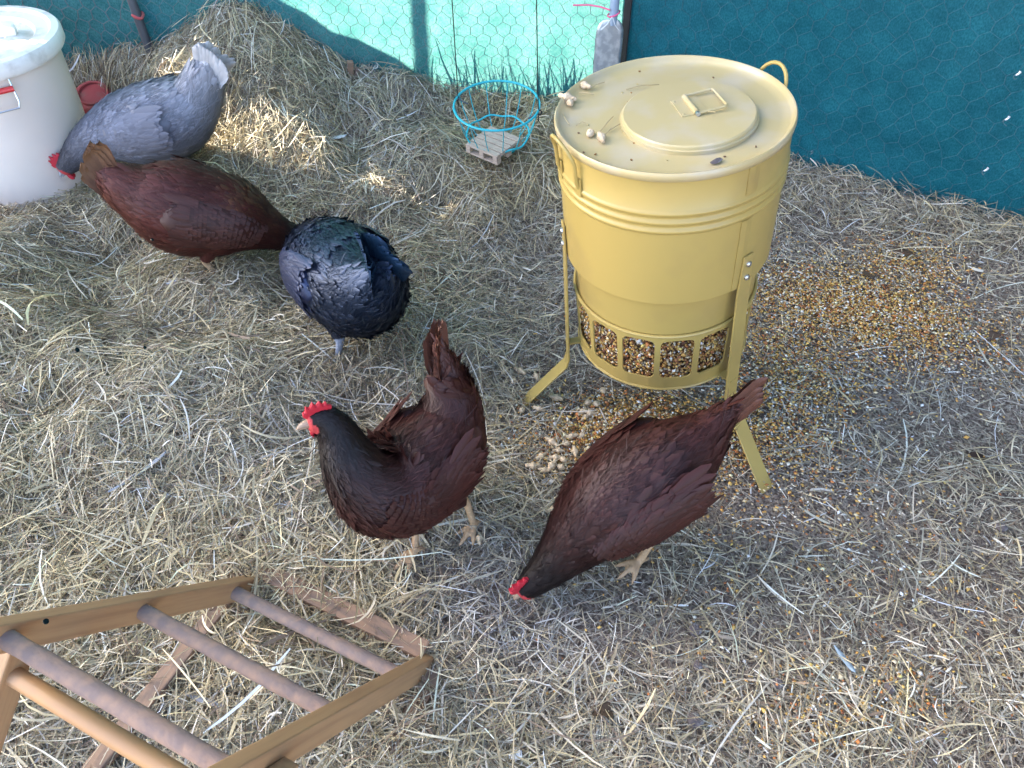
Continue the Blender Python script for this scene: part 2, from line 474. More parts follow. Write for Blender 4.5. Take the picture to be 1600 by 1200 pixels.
Vh, Fh, Ch = merge(parts)
tag(link('loose_hay', fast_mesh('loose_hay', Vh, Fh, Ch, M_straw)), 'deep loose yellow-green hay heaped over the left and back of the run', 'hay', kind='stuff')
parts = [strands(90000, area(hay_w), 0.038, 0.0016, 0.016, 0.10, PAL_G, PW_G, 111, K=4, bend=0.4, curl=0.05),
         strands(8000, area(hay_w), 0.080, 0.0018, 0.022, 0.08, PAL_G, PW_G, 112, K=6, bend=0.6, curl=0.10),
         strands(48000, area(lambda P: 0.35 + 0 * P[:, 0]), 0.012, 0.0020, 0.006, 0.10, PAL_G, PW_G, 113, K=3, bend=0.3)]
Vh, Fh, Ch = merge(parts)
tag(link('chopped_straw', fast_mesh('chopped_straw', Vh, Fh, Ch, M_straw)), 'thin grey trodden straw littering the floor around the feeder', 'straw', kind='stuff')

# ------------------------------------------------------------------ fence of netting, wire and posts
NET_H = 3.15  # raised beyond view so the netting keeps direct sun off the floor
fence = tag(empty('wire_fence', (0.30, 2.15, 0)), 'teal shade-net fence with chicken wire and thin dark posts round the run', 'fence')
FO = np.array([0.30, 2.15, 0.0])


def path_eval(path, u):
    P = np.array(path); d = np.r_[0, np.cumsum(np.linalg.norm(np.diff(P, axis=0), axis=1))]
    x = np.interp(u, d, P[:, 0]); y = np.interp(u, d, P[:, 1])
    e = 1e-3
    tx = np.interp(u + e, d, P[:, 0]) - np.interp(u - e, d, P[:, 0]); ty = np.interp(u + e, d, P[:, 1]) - np.interp(u - e, d, P[:, 1])
    l = np.hypot(tx, ty) + 1e-12
    n = np.stack([ty / l, -tx / l], -1)
    # interior normal faces the camera
    flip = np.sign(n[..., 0] * (0 - x) + n[..., 1] * (0.5 - y))[..., None]
    return x, y, n * flip, d[-1]


def net_panel(path, name, seed, holes=(), bil=0.012, u0=0.0, u1=None):
    tot = path_eval(path, np.array([0.0]))[3]; u1 = u1 or tot
    us = np.linspace(u0, u1, int((u1 - u0) / 0.03)); zs = np.linspace(-0.03, NET_H, 110)
    U, Zz = np.meshgrid(us, zs)
    x, y, n, _ = path_eval(path, U)
    b = bil * noise2(U, Zz, 0.35, seed) + 0.5 * bil * noise2(U * 3, Zz, 0.3, seed + 1) + 0.25 * bil * noise2(U + Zz, Zz - U, 0.08, seed + 2)
    V = np.stack([x + n[..., 0] * b, y + n[..., 1] * b, Zz], -1).reshape(-1, 3) - FO
    nu = len(us); i = (np.arange(len(zs) - 1)[:, None] * nu + np.arange(nu - 1)[None, :]).ravel()
    F = np.stack([i, i + 1, i + nu + 1, i + nu], 1)
    c = V[F].mean(1) + FO
    keep = np.ones(len(F), bool)
    for (hx0, hx1, hz0, hz1) in holes:
        jig = 0.03 * noise2(c[:, 0], c[:, 2], 0.06, 9)
        keep &= ~((c[:, 0] + jig > hx0) & (c[:, 0] + jig < hx1) & (c[:, 2] + jig > hz0) & (c[:, 2] + jig < hz1))
    me = fast_mesh(name, V, F[keep], None, M_net, True)
    a = me.attributes.new('net_uv', 'FLOAT_VECTOR', 'POINT')
    a.data.foreach_set('vector', np.stack([U.ravel(), Zz.ravel(), 0 * U.ravel()], 1).astype(np.float32).ravel())
    return link(name, me, fence)


dL = 1.30
net_panel(FENCE_R, 'net_panel', 21)['label'] = 'unlit deep teal net panel to the right of the spade'
p_mid = net_panel(FENCE_L, 'net_panel', 25, bil=0.008, u0=0.0, u1=dL)
p_mid['label'] = 'net panel glowing mint green where the sun shines through'
SUN_HOLES = [(-1.45, -1.0, 0.445, 0.60), (-2.60, -2.15, 0.48, 0.74), (-2.14, -1.85, 0.78, 0.89)]  # unseen openings added to let sun patches onto the hay and bin
net_panel(FENCE_L, 'net_panel', 29, holes=SUN_HOLES, u0=dL)['label'] = 'dark net panel behind the white bin'

def hex_wire(path, cell, z1, seed, u0=0.0, u1=None, r=0.0007, off=0.014, mat=None):
    tot = path_eval(path, np.array([0.0]))[3]; u1 = u1 or tot
    rr = np.random.default_rng(seed)
    w = cell; a = cell * 0.42; hh = cell * 0.36          # flat-to-flat width, upright twisted side, slanted rise
    nr = int(z1 / (a + hh)); nc = int((u1 - u0) / w)
    segs = []
    node = {}
    def nd(c2, row, top):   # c2 in half cells
        key = (c2, row, top)
        if key not in node:
            u = u0 + c2 * w / 2; z = row * (a + hh) + (a if top else 0)
            node[key] = (u + rr.normal(0, cell * 0.06), z + rr.normal(0, cell * 0.06))
        return node[key]
    for row in range(nr):
        sh = row % 2
        for c in range(nc):
            b = nd(2 * c + sh, row, False); t = nd(2 * c + sh, row, True)
            segs.append((b, t, 1.6))
            for dc in (-1, 1):
                segs.append((t, nd(2 * c + sh + dc, row + 1, False), 1.0))
    S = np.array([[s[0][0], s[0][1], s[1][0], s[1][1], s[2]] for s in segs])
    def pos(u, z):
        x, y, n, _ = path_eval(path, u)
        b = off + 0.008 * noise2(u, z, 0.3, seed + 5) + 0.004 * noise2(u, z, 0.07, seed + 6)
        return np.stack([x + n[:, 0] * b, y + n[:, 1] * b, z], 1), n
    A, n = pos(S[:, 0], S[:, 1]); B, _ = pos(S[:, 2], S[:, 3])
    T = B - A; T /= np.linalg.norm(T, axis=1, keepdims=True) + 1e-9
    n3 = np.c_[n, np.zeros(len(n))]; s = np.cross(T, n3); s /= np.linalg.norm(s, axis=1, keepdims=True) + 1e-9
    R = (r * S[:, 4])[:, None]
    V = []
    for E_ in (A, B):
        for k in range(3):
            an = 2 * math.pi * k / 3 + math.pi / 2
            V.append(E_ + (n3 * math.sin(an) + s * math.cos(an)) * R)
    V = np.stack(V, 1).reshape(-1, 3) - FO
    b6 = np.arange(len(S)) * 6
    F = np.concatenate([np.stack([b6 + k, b6 + (k + 1) % 3, b6 + 3 + (k + 1) % 3, b6 + 3 + k], 1) for k in range(3)])
    return tag(link('wire_mesh', fast_mesh('wire_mesh', V, F, None, mat or M_wire), fence), kind='stuff')


hex_wire(FENCE_R, 0.047, 1.0, 31, u1=2.4, r=0.00042, mat=pmat('dark_teal_wire', (0.07, 0.13, 0.15), 0.6, 0.3))  # darker teal-toned wire on the right-hand panel
hex_wire(FENCE_L, 0.036, 0.9, 33, u1=dL, r=0.0006)
hex_wire(FENCE_L, 0.040, 0.8, 35, u0=dL, u1=2.4, r=0.0011)


def fence_post(x, y, lean, r=0.012, h=2.45):
    m = MB(); m.tube([(x - 0.3, y - 2.15, -0.1), (x - 0.3 + lean[0], y - 2.15 + lean[1], h)], r, 12)
    return m.build('post', M_post, fence)


fence_post(-1.0, 2.125, (-0.03, 0.0)); fence_post(0.315, 2.175, (0, 0), 0.016); fence_post(1.7, 1.44, (0.0, 0.02)); fence_post(-2.4, 2.28, (0, 0))
m = MB()
cz = 0.36
m.tube([(-1.0 - 0.3 - 0.003 + 0.0135 * math.cos(a), -0.025 + 0.0135 * math.sin(a), cz + 0.004 * math.sin(a * 2)) for a in np.linspace(0, 2 * math.pi, 14)[:-1]], 0.004, 6, closed=True)
m.build('post_tie', M_dullred, fence)

# white ties and clips on the right-hand netting
for (px, py, lab) in [(1590, 115, 'highest white plastic clip on the dark teal netting'), (1573, 185, 'white clip with a loose wire loop on the dark teal netting'),
                      (1540, 265, 'lowest white clip on the teal netting above the straw'), (1267, 238, 'twisted wire tie on the netting beside the feeder')]:
    # meet the netting plane
    best = None
    for yy in np.linspace(1.0, 2.15, 300):
        p = at(px, py, Y=yy); fy = np.interp(p[0], [q[0] for q in FENCE_R], [q[1] for q in FENCE_R])
        if yy > fy - 0.026: best = p; break
    e = tag(empty('fence_clip', best), lab, 'clip', 'clips on the netting'); e.scale = (0.6, 0.6, 0.6)
    m = MB()
    if 'twisted' in lab:
        m.tube([(0, 0, -0.012), (0.003, -0.004, -0.004), (0.008, -0.006, 0.004), (0.004, -0.008, 0.011), (-0.003, -0.006, 0.007), (0.001, -0.003, 0.0)], 0.0013, 6)
        m.build('wire_twist', M_wire, e)
    else:
        m.tube([(-0.005, -0.001, -0.006), (0.001, -0.003, 0.0), (0.004, -0.004, 0.006)], [0.003, 0.0042, 0.0032], 8)
        m.box((0.004, -0.004, 0.008), (0.008, 0.006, 0.006), Matrix.Rotation(0.4, 3, 'Y'), 0.0015)
        m.build('clip_body', M_whitebit, e)
        m = MB(); m.tube([(-0.006, 0.004, -0.006), (-0.01, -0.001, -0.012), (-0.004, -0.004, -0.02), (0.012 if 'loop' in lab else 0.003, -0.006, -0.03 if 'loop' in lab else -0.016)], 0.0009, 5)
        m.build('wire_tail', M_wire, e)

# ------------------------------------------------------------------ outside the run: what shades the netting
prof = [(-5.6, 0.0), (-5.6, 0.80), (-2.6, 0.803), (-1.9, 0.800), (-1.50, 0.803), (-1.27, 0.795), (-1.22, 0.752), (-1.176, 0.708), (-1.113, 0.683), (-1.027, 0.661), (-0.995, 0.617), (-0.972, 0.555), (-0.965, 0.3), (-0.965, 0.0)]  # outline of an added pile, shaped to throw the shadow on the netting
m = MB()
n = len(prof)
vsf = [(x, 2.46, z) for x, z in prof] + [(x, 2.52, z + (0.01 if z > 0 else 0)) for x, z in prof] + [(x, 2.95, z * 0.8) for x, z in prof]
fs = [[k + j * n for k in range(n)][::(1 if j == 0 else -1)] for j in (0, 2)]
for j in (0, 1):
    for k in range(n): fs.append([j * n + k, j * n + (k + 1) % n, (j + 1) * n + (k + 1) % n, (j + 1) * n + k])
m.add(vsf, fs)
tag(m.build('shadow_pile', M_blocksheet), 'unseen low dark pile added outside the back netting to cast its shadow', 'pile')
e = tag(empty('steel_pole', (-0.93, 2.5, 0)), 'single thin steel pole standing outside the back netting', 'pole')
MB().tube([(0, 0, -0.1), (0.01, 0, 1.0), (0.04, 0, 2.35)], 0.011, 12).build('pole_shaft', M_post, e)
MB().lathe([(0.013, 2.345), (0.013, 2.36), (0.0, 2.372)], 12, (0.04, 0, 0)).build('pole_cap', M_black, e)
lr = tag(empty('sky_block_roof', (-1.15, 3.25, 2.42)), 'unseen corrugated roof added behind the back netting to block the sky', 'roof')  # added to cut the sky light coming through the back netting
us = np.linspace(-1.75, 1.75, 281); vsr = np.array([-1.02, 0.0, 1.05])
Ur, Vr_ = np.meshgrid(us, vsr)
Vv = np.stack([Ur.ravel(), Vr_.ravel(), (0.012 * np.sin(Ur * 2 * np.pi / 0.076) + 0.03 * Vr_).ravel()], 1)
i_ = (np.arange(2)[:, None] * 281 + np.arange(280)[None, :]).ravel()
ro = link('sky_block_sheet', fast_mesh('sky_block_sheet', Vv, np.stack([i_, i_ + 1, i_ + 282, i_ + 281], 1), None, M_blocksheet, True), lr)
ro.modifiers.new('solid', 'SOLIDIFY').thickness = 0.004
for xx in (-1.6, 1.6):
    MB().box((xx, 1.0, -1.2), (0.07, 0.07, 2.44), None, 0.004).build('sky_block_post', M_blockboard, lr)


def grass_area(n, r):
    x = r.uniform(-1.0, 0.28, n); y = 2.15 + r.uniform(0.03, 0.14, n)
    return np.stack([x, y], 1)


r = np.random.default_rng(5)
G = grass_area(1500, r)
lump = 0.30 + 0.035 * noise2(G[:, 0], G[:, 1] * 0, 0.10, 61) + 0.05 * np.exp(-((G[:, 0] + 0.22) / 0.14) ** 2) + 0.10 * np.exp(-((G[:, 0] + 0.20) / 0.016) ** 2)
lump -= 0.04 * sstep(0.0, 0.2, G[:, 0])
Lg = lump * r.uniform(0.55, 1.0, len(G)) - 0.02
dirx = r.normal(0, 0.03, len(G)); diry = r.normal(0.0, 0.012, len(G)); K = 4
ts = np.linspace(0, 1, K)
C = np.stack([G[:, :1] + dirx[:, None] * ts ** 2, G[:, 1:2] + diry[:, None] * ts ** 2, 0.0 + Lg[:, None] * ts], 2)
S_ = np.stack([np.cos(r.uniform(0, 3.14, len(G))), np.sin(r.uniform(0, 3.14, len(G))), 0 * dirx], 1)[:, None, :]
w = 0.0035 * (1 - 0.85 * ts)[None, :, None]
Vg = np.stack([C + S_ * w, C - S_ * w], 2).reshape(-1, 3)
b0 = (np.arange(len(G)) * K * 2)[:, None] + np.arange(K - 1)[None, :] * 2
b0 = b0.ravel()
tag(link('grass', fast_mesh('grass', Vg, np.stack([b0, b0 + 1, b0 + 3, b0 + 2], 1), None, M_grass)), 'uncut grass growing outside the back netting', 'grass', kind='stuff')
gf = tag(empty('sky_block_fence', (-1.5, 4.3, 0)), 'unseen tall dark boarded wall added beyond the back netting to block the sky', 'fence')  # added to block low sky so shaded netting stays dark
gme = None
for k in range(44):
    if gme is None:
        o = MB().box((0, 0, 1.2), (0.195, 0.02, 2.5), None, 0.003).build('shade_board', M_blockboard, gf); gme = o.data
    else: o = link('shade_board', gme, gf)
    o.location = (-6.5 + k * 0.2 + 1.5, random.uniform(-0.004, 0.004), random.uniform(-0.02, 0.02))
bw = tag(empty('shade_fence', (1.2, 2.2, 0)), 'unseen dark boarded wall added behind the right-hand netting to keep it dark', 'fence')  # added to block sky and grazing sun behind the right-hand panel
brd = MB().box((0, 0, 1.6), (0.145, 0.02, 3.3), None, 0.003)
b_me = None
for k in range(36):
    t = k * 0.146
    if k == 0: x, y, rz = 0.341, 2.196, 1.10  # end piece added to close a sunlight leak at the corner
    elif k < 19: x, y, rz = 0.37 + (t - 0.10) * 0.885, 2.245 - (t - 0.10) * 0.455, -0.472
    else: x, y, rz = 2.66, 1.03 - (k - 19) * 0.146, -1.571
    if b_me is None:
        o = brd.build('shade_board', M_blockboard, bw); b_me = o.data
    else: o = link('shade_board', b_me, bw)
    o.location = (x - 1.2, y - 2.2, random.uniform(-0.02, 0.02)); o.rotation_euler = (0, 0, rz + random.uniform(-0.01, 0.01))

# ------------------------------------------------------------------ spade and twine
sp = tag(empty('spade', (0.262, 2.085, 0.02)), 'galvanised spade standing blade down in the corner of the netting', 'spade')
# blade: rounded shoulders, slightly dished
za, zb_, hw = 0.10, 0.345, 0.037
out = []
for k in range(13):
    a = math.pi * k / 12
    out.append((hw * math.cos(a), zb_ - 0.04 + 0.04 * math.sin(a) ** 0.8))
Vb = []; Fb = []
zrow = [za + (zb_ - 0.045 - za) * i / 4 for i in range(5)] + [zb_ - 0.045 + 0.045 * math.sin(math.pi / 2 * i / 10) for i in range(1, 11)]
rows = len(zrow) - 1
for z in zrow:
    q_ = max(0.0, (z - (zb_ - 0.045)) / 0.045); h_ = hw * (0.30 + 0.70 * math.sqrt(max(0.0, 1 - q_ ** 2.2)))
    for j in range(9):
        q = -1 + 2 * j / 8
        Vb.append((h_ * q, 0.006 * q * q, z))
for i in range(rows):
    for j in range(8): Fb.append((i * 9 + j, i * 9 + j + 1, i * 9 + j + 10, i * 9 + j + 9))
m = MB(); m.add(Vb, Fb, True); o = m.build('blade', M_zinc, sp)
sm = o.modifiers.new('solid', 'SOLIDIFY'); sm.thickness = 0.003
m = MB(); m.tube([(0.006, 0.004, 0.33), (0.006, 0.006, 0.37), (0.008, 0.010, 1.0)], [0.009, 0.0125, 0.0125], 14); m.build('shaft', M_shaft, sp)
m = MB(); m.tube([(-0.05, 0.012, 1.0), (0.066, 0.012, 1.0)], 0.013, 12); m.build('handle_grip', M_wood, sp)
tw = tag(empty('pink_twine', (0.262, 2.085, 0.39)), 'bright pink twine tied round the spade shaft and stretched across the netting', 'twine')
m = MB()
m.tube([(0.006 + 0.0155 * math.cos(a), 0.0065 + 0.0155 * math.sin(a), -0.012 + 0.006 * math.cos(a)) for a in np.linspace(0, 2 * math.pi, 14)[:-1]], 0.0022, 6, closed=True)
m.build('loop', M_pink, tw)
m = MB(); m.tube([(-0.006, -0.006, 0.002), (-0.03, 0.01, 0.004), (-0.06, 0.025, 0.003), (-0.10, 0.036, -0.002)], 0.0024, 6); m.build('loose_end', M_pink, tw)
m = MB(); m.tube([(0.0, -0.012, -0.014), (-0.012, -0.014, -0.032), (-0.026, -0.012, -0.046)], 0.0013, 6); m.tube([(0.002, -0.013, -0.014), (0.010, -0.014, -0.034), (0.024, -0.01, -0.05)], 0.0013, 6); m.build('tail_end', M_whitebit, tw)

# ------------------------------------------------------------------ white bin with red-gripped handle
BZ = float(hgt(*BIN)) - 0.015
bn = tag(empty('storage_bin', (BIN[0], BIN[1], BZ)), 'white plastic storage bin with dusty lid and red-gripped wire handle', 'bin')
LZ = 0.425 - BZ
m = MB(); m.lathe([(0.0, 0.0), (0.13, 0.0), (0.146, 0.006), (0.152, 0.03), (0.164, 0.2), (0.172, LZ - 0.02), (0.174, LZ - 0.005)], 72); m.build('bin_body', M_plast, bn)
m = MB(); m.lathe([(0.176, LZ - 0.034), (0.188, LZ - 0.036), (0.192, LZ - 0.03), (0.192, LZ - 0.006), (0.188, LZ), (0.172, LZ + 0.002), (0.165, LZ - 0.004), (0.135, LZ - 0.005), (0.128, LZ - 0.012), (0.0, LZ - 0.012)], 72)
lid = m.build('bin_lid', M_plastlid, bn)
m = MB(); m.box((0, 0.02, LZ - 0.002), (0.17, 0.03, 0.022), Matrix.Rotation(0.35, 3, 'Z'), 0.006); m.build('lid_grip', M_plastlid, lid)
for sx in (1, -1):
    a = -0.98 if sx > 0 else 2.16
    pr = lambda dr, dt, z: ((0.167 + dr) * math.cos(a + dt), (0.167 + dr) * math.sin(a + dt), z + 0.075)
    hd = MB().tube([pr(0.004, -0.16, 0.30), pr(0.012, -0.17, 0.285), pr(0.03, -0.15, 0.235), pr(0.034, -0.12, 0.222), pr(0.034, 0.12, 0.222), pr(0.03, 0.15, 0.235), pr(0.012, 0.17, 0.285), pr(0.004, 0.16, 0.30)], 0.0022, 8).build('wire_handle', M_steel, bn)
    MB().tube([pr(0.022, -0.165, 0.262), pr(0.023, 0.165, 0.262)], 0.0065, 10).build('grip', M_red, hd)
m = MB()
for k in range(9):
    q = Vector((random.uniform(-0.09, 0.10), random.uniform(-0.05, 0.08), LZ - 0.007)); d = Vector((random.uniform(-1, 1), random.uniform(-1, 1), 0.1)).normalized() * random.uniform(0.012, 0.03)
    m.tube([q, q + d * 0.5 + Vector((0, 0, 0.003)), q + d], 0.0011, 5)
tag(m.build('straw_wisps', M_straw, None, (BIN[0], BIN[1], BZ)), 'few straw wisps lying on the white bin lid', 'straw', kind='stuff')
pot = tag(empty('plant_pot', (-1.62, 2.06, 0)), 'small dark purple pot standing behind the white bin', 'pot')
pz = 0.33
MB().lathe([(0.0, 0), (0.05, 0), (0.062, pz), (0.068, pz), (0.068, pz + 0.02), (0.06, pz + 0.02), (0.055, pz - 0.05), (0, pz - 0.05)], 28).build('pot_body', pmat('purple_plastic', (0.06, 0.03, 0.09), 0.4), pot)

# ------------------------------------------------------------------ red dish, wooden stake
p = at_ground(158, 172); p[2] += 0.035
rd = tag(empty('red_dish', (p[0], p[1], p[2] - 0.012), (0.35, 0.1, 0)), 'dull red plastic dish lying upside down on the hay behind the bin', 'dish'); rd.scale = (0.85, 0.85, 0.85)
MB().lathe([(0.080, -0.012), (0.083, -0.008), (0.082, 0.0), (0.074, 0.012), (0.066, 0.034), (0.058, 0.04), (0.0, 0.042)], 40).build('dish_bowl', M_dullred, rd)
MB().lathe([(0.052, 0.0415), (0.05, 0.047), (0.044, 0.047), (0.042, 0.0425)], 32).build('foot_ring', M_dullred, rd)
p = at(555, 118, 0.17); p[2] = float(hgt(p[0], p[1]))
st = tag(empty('wooden_stake', (p[0], min(p[1], 2.11), p[2]), (0.1, 0.12, 0.3)), 'short split wooden stake poking out of the hay by the back netting', 'stake')
MB().box((0, 0, 0.0), (0.016, 0.014, 0.10), None, 0.002).build('stake_shaft', M_woodold, st)
MB().box((0.013, 0.006, -0.008), (0.012, 0.012, 0.07), Matrix.Rotation(0.2, 3, 'Y'), 0.003).build('split_bark', M_dullred if False else M_rung, st)

# ------------------------------------------------------------------ hanging cyan basket and toy-sized pallet
RB = at(776, 164, Y=1.86)
bk = tag(empty('wire_basket', RB, (0.10, -0.02, 0)), 'cyan wire basket hung on two black cords over the hay', 'basket')


def ring(r, z, n=48): return [(r * math.cos(2 * math.pi * k / n), r * math.sin(2 * math.pi * k / n), z) for k in range(n)]


MB().tube(ring(0.110, 0), 0.0030, 8, closed=True).build('top_ring', M_cyan, bk)
MB().tube([(q[0], q[1], q[2] + 0.003 * math.sin(k)) for k, q in enumerate(ring(0.083, -0.085))], 0.0026, 8, closed=True).build('lower_ring', M_cyan, bk)
MB().tube(ring(0.050, -0.118, 32), 0.0020, 8, closed=True).build('base_ring', M_cyan, bk)
for k in range(14):
    a = 2 * math.pi * k / 14 + random.uniform(-0.08, 0.08)
    f = lambda r_, z: (r_ * math.cos(a), r_ * math.sin(a), z)
    MB().tube([f(0.110, 0.0), f(0.099, -0.045), f(0.083, -0.085), f(0.066, -0.108), f(0.050, -0.118)], 0.00125, 6).build('upright_wire', M_cyan, bk)
for (a, lab) in ((2.75, 'l'), (-0.25, 'r')):
    bx_, by_ = 0.110 * math.cos(a), 0.110 * math.sin(a)
    top = (bx_ * 0.72, by_ * 0.6 + 0.04, 1.5)
    cd = MB().tube([(bx_, by_, -0.03), (bx_ * 1.0, by_, 0.005), (bx_ * 0.98, by_, 0.05), top], 0.0014, 6).build('hanging_cord', M_black, bk)
    MB().tube([(bx_ * 1.02 + 0.006 * math.cos(t), by_ - 0.003, 0.006 * math.sin(t) - 0.004) for t in np.linspace(0, 6.28, 10)[:-1]], 0.0017, 6, closed=True).build('knot', M_black, cd)
    MB().tube([(bx_ * 1.0, by_ - 0.004, -0.002), (bx_ * 0.86, by_ - 0.012, -0.008), (bx_ * 0.74, by_ - 0.014, -0.014)], 0.002, 6).build('loose_tie', M_post, cd)
PP = at(772, 228, RB[2] - 0.10)
pl = tag(empty('small_pallet', (PP[0], PP[1], PP[2] - 0.012), (0.06, 0, math.radians(-38))), 'tiny pale wooden pallet sitting inside the cyan wire basket', 'pallet')
me = None
for k in range(5):
    o = MB().box((0, 0, 0), (0.104, 0.018, 0.005), None, 0.0008).build('deck_slat', M_pallet, pl) if me is None else link('deck_slat', me, pl)
    me = o.data; o.location = (0, -0.043 + k * 0.0215, 0.0245)
me = None
for sx in (-1, 0, 1):
    o = MB().box((0, 0, 0), (0.014, 0.104, 0.004), None, 0.0008).build('stringer', M_pallet, pl) if me is None else link('stringer', me, pl)
    me = o.data; o.location = (sx * 0.045, 0, 0.02)
me = None
for sx in (-1, 0, 1):
    for sy in (-1, 0, 1):
        o = MB().box((0, 0, 0), (0.0136, 0.018, 0.0136), None, 0.0008).build('block', M_pallet, pl) if me is None else link('block', me, pl)
        me = o.data; o.location = (sx * 0.045, sy * 0.043, 0.0112)
me = None
for sy in (-1, 0, 1):
    o = MB().box((0, 0, 0), (0.104, 0.016, 0.004), None, 0.0008).build('base_slat', M_pallet, pl) if me is None else link('base_slat', me, pl)
    me = o.data; o.location = (0, sy * 0.043, 0.0026)

# ------------------------------------------------------------------ yellow feeder
TILT = math.atan(-0.102)
fd = tag(empty('poultry_feeder', (FEEDER[0], FEEDER[1], 0), (0, TILT, 0)), 'large mustard yellow metal barrel feeder on three bent strap legs', 'feeder')
FM = Matrix.Translation((FEEDER[0], FEEDER[1], 0)) @ Matrix.Rotation(TILT, 4, 'Y')
FI = FM.inverted()
ZT, ZS, ZB = 0.639, 0.403, 0.188
RTOP, RSH = 0.1755, 0.1725
pr = [(RSH - 0.002, ZS + 0.002), (RSH, ZS), (RSH + 0.0006, ZS + 0.05)]
for zc in (0.543, 0.558, 0.573):
    base = RSH + (RTOP - RSH) * (zc - ZS) / (ZT - ZS)
    pr += [(base, zc - 0.007)] + [(base + 0.0032 * math.sin(math.pi * k / 6), zc - 0.0055 + 0.011 * k / 6) for k in range(7)]
pr += [(RTOP, ZT - 0.012)]
MB().lathe(pr, 128).build('shell', M_yellow, fd, sharp=60)
# overlap seam down the shell
aS = math.radians(-62)
m = MB(); Vq = []
for i in range(9):
    z = ZS + 0.001 + (0.535 - ZS) * i / 8; rr_ = RSH + (RTOP - RSH) * (z - ZS) / (ZT - ZS)
    for (da, dr) in ((0.0, 0.0004), (0.0, 0.0016), (0.06, 0.0016), (0.12, 0.0003)): Vq.append(((rr_ + dr) * math.cos(aS + da), (rr_ + dr) * math.sin(aS + da), z))
m.add(Vq, [(i * 4 + j, i * 4 + j + 1, i * 4 + j + 5, i * 4 + j + 4) for i in range(8) for j in range(3)])
Vq = []
for i in range(4):
    z = 0.582 + (ZT - 0.012 - 0.582) * i / 3; rr_ = RSH + (RTOP - RSH) * (z - ZS) / (ZT - ZS)
    for (da, dr) in ((0.0, 0.0004), (0.0, 0.0016), (0.06, 0.0016), (0.12, 0.0003)): Vq.append(((rr_ + dr) * math.cos(aS + da), (rr_ + dr) * math.sin(aS + da), z))
m.add(Vq, [(i * 4 + j, i * 4 + j + 1, i * 4 + j + 5, i * 4 + j + 4) for i in range(3) for j in range(3)])
m.build('seam', M_yellow, fd)
MB().lathe([(0.1615, ZS + 0.02), (0.1605, ZS - 0.002), (0.1570, 0.335), (0.1560, 0.312)], 96).build('lower_drum', M_yellow, fd)
# lid
m = MB(); m.lathe([(RTOP - 0.002, ZT - 0.014), (0.1775, ZT - 0.012), (0.1785, ZT - 0.006), (0.1785, ZT - 0.002), (0.1765, ZT + 0.001), (0.1735, ZT + 0.0005), (0.1715, ZT - 0.004), (0.168, ZT - 0.0075), (0.155, ZT - 0.009), (0.12, ZT - 0.0075), (0.0, ZT - 0.006)], 128)
lidf = m.build('lid', M_lid, fd, sharp=60)
CX, CY = 0.020, -0.020
m = MB(); m.lathe([(0.1005, ZT - 0.010), (0.1005, ZT - 0.003), (0.1012, ZT - 0.002), (0.0985, ZT - 0.001), (0.0978, ZT + 0.0030), (0.0955, ZT + 0.0048), (0.06, ZT + 0.0052), (0.0, ZT + 0.0054)], 96, (CX, CY, 0))
capf = m.build('filler_cap', M_lid, lidf, sharp=25)
hz = ZT + 0.0050
RZ = lambda a: Matrix.Rotation(a, 3, 'Z')
ha = math.radians(-78)
hd_ = Vector((math.cos(ha), math.sin(ha), 0)); hn = Vector((-hd_.y, hd_.x, 0))   # hinge axis, bail side
hc = Vector((CX + 0.004, CY + 0.012, hz))
m = MB(); m.box(hc + hn * -0.002 + Vector((0, 0, 0.0012)), (0.05, 0.040, 0.0016), RZ(ha), 0.0004)
m.build('handle_plate', M_lid, capf)
m = MB(); m.tube([hc - hd_ * 0.026 + Vector((0, 0, 0.004)), hc + hd_ * 0.026 + Vector((0, 0, 0.004))], 0.0042, 12); m.build('handle_hinge', M_lid, capf)
A_ = hc - hd_ * 0.028 + Vector((0, 0, 0.004)); B_ = hc + hd_ * 0.028 + Vector((0, 0, 0.004))
m = MB(); m.tube([A_, A_ + hn * 0.006, A_ + hn * 0.042 + Vector((0, 0, 0.002)), A_ + hn * 0.046 + hd_ * 0.004 + Vector((0, 0, 0.002)), B_ + hn * 0.046 - hd_ * 0.004 + Vector((0, 0, 0.002)), B_ + hn * 0.042 + Vector((0, 0, 0.002)), B_ + hn * 0.006, B_], 0.0021, 10)
bl = m.build('handle_bail', M_lid, capf)
MB().tube([B_ - hd_ * 0.001, B_ + hd_ * 0.004], 0.0034, 10).build('hinge_pin', M_steel, capf)
for (u_, v_) in ((-0.02, -0.018), (0.02, -0.018)):
    c_ = hc + hd_ * u_ + hn * v_
    MB().lathe([(0.0022, 0.0), (0.0019, 0.0012), (0.0, 0.0018)], 10, (c_.x, c_.y, hz + 0.0018)).build('rivet', M_lid, capf)
# side handles
for (ang, nm) in ((-157, 0), (26, 1)):
    a = math.radians(ang)
    def hp(dr, dt, z): return ((RTOP + dr) * math.cos(a + dt), (RTOP + dr) * math.sin(a + dt), z)
    lp = [hp(0.001, -0.17, ZT - 0.062), hp(0.006, -0.175, ZT - 0.050)]
    for k in range(13):
        t = math.pi * k / 12
        lp.append(hp(0.008 + 0.010 * math.sin(t), -0.175 * math.cos(t), ZT - 0.02 + 0.033 * math.sin(t)))
    lp += [hp(0.006, 0.175, ZT - 0.050), hp(0.001, 0.17, ZT - 0.062)]
    hh_ = MB().tube(lp, 0.0030, 10).build('side_handle', M_yellow, fd)
    for s_ in (-1, 1):
        q = hp(0.002, s_ * 0.172, ZT - 0.058)
        MB().box(q, (0.003, 0.012, 0.030), RZ(a + s_ * 0.17), 0.001).build('handle_bracket', M_yellow, hh_)
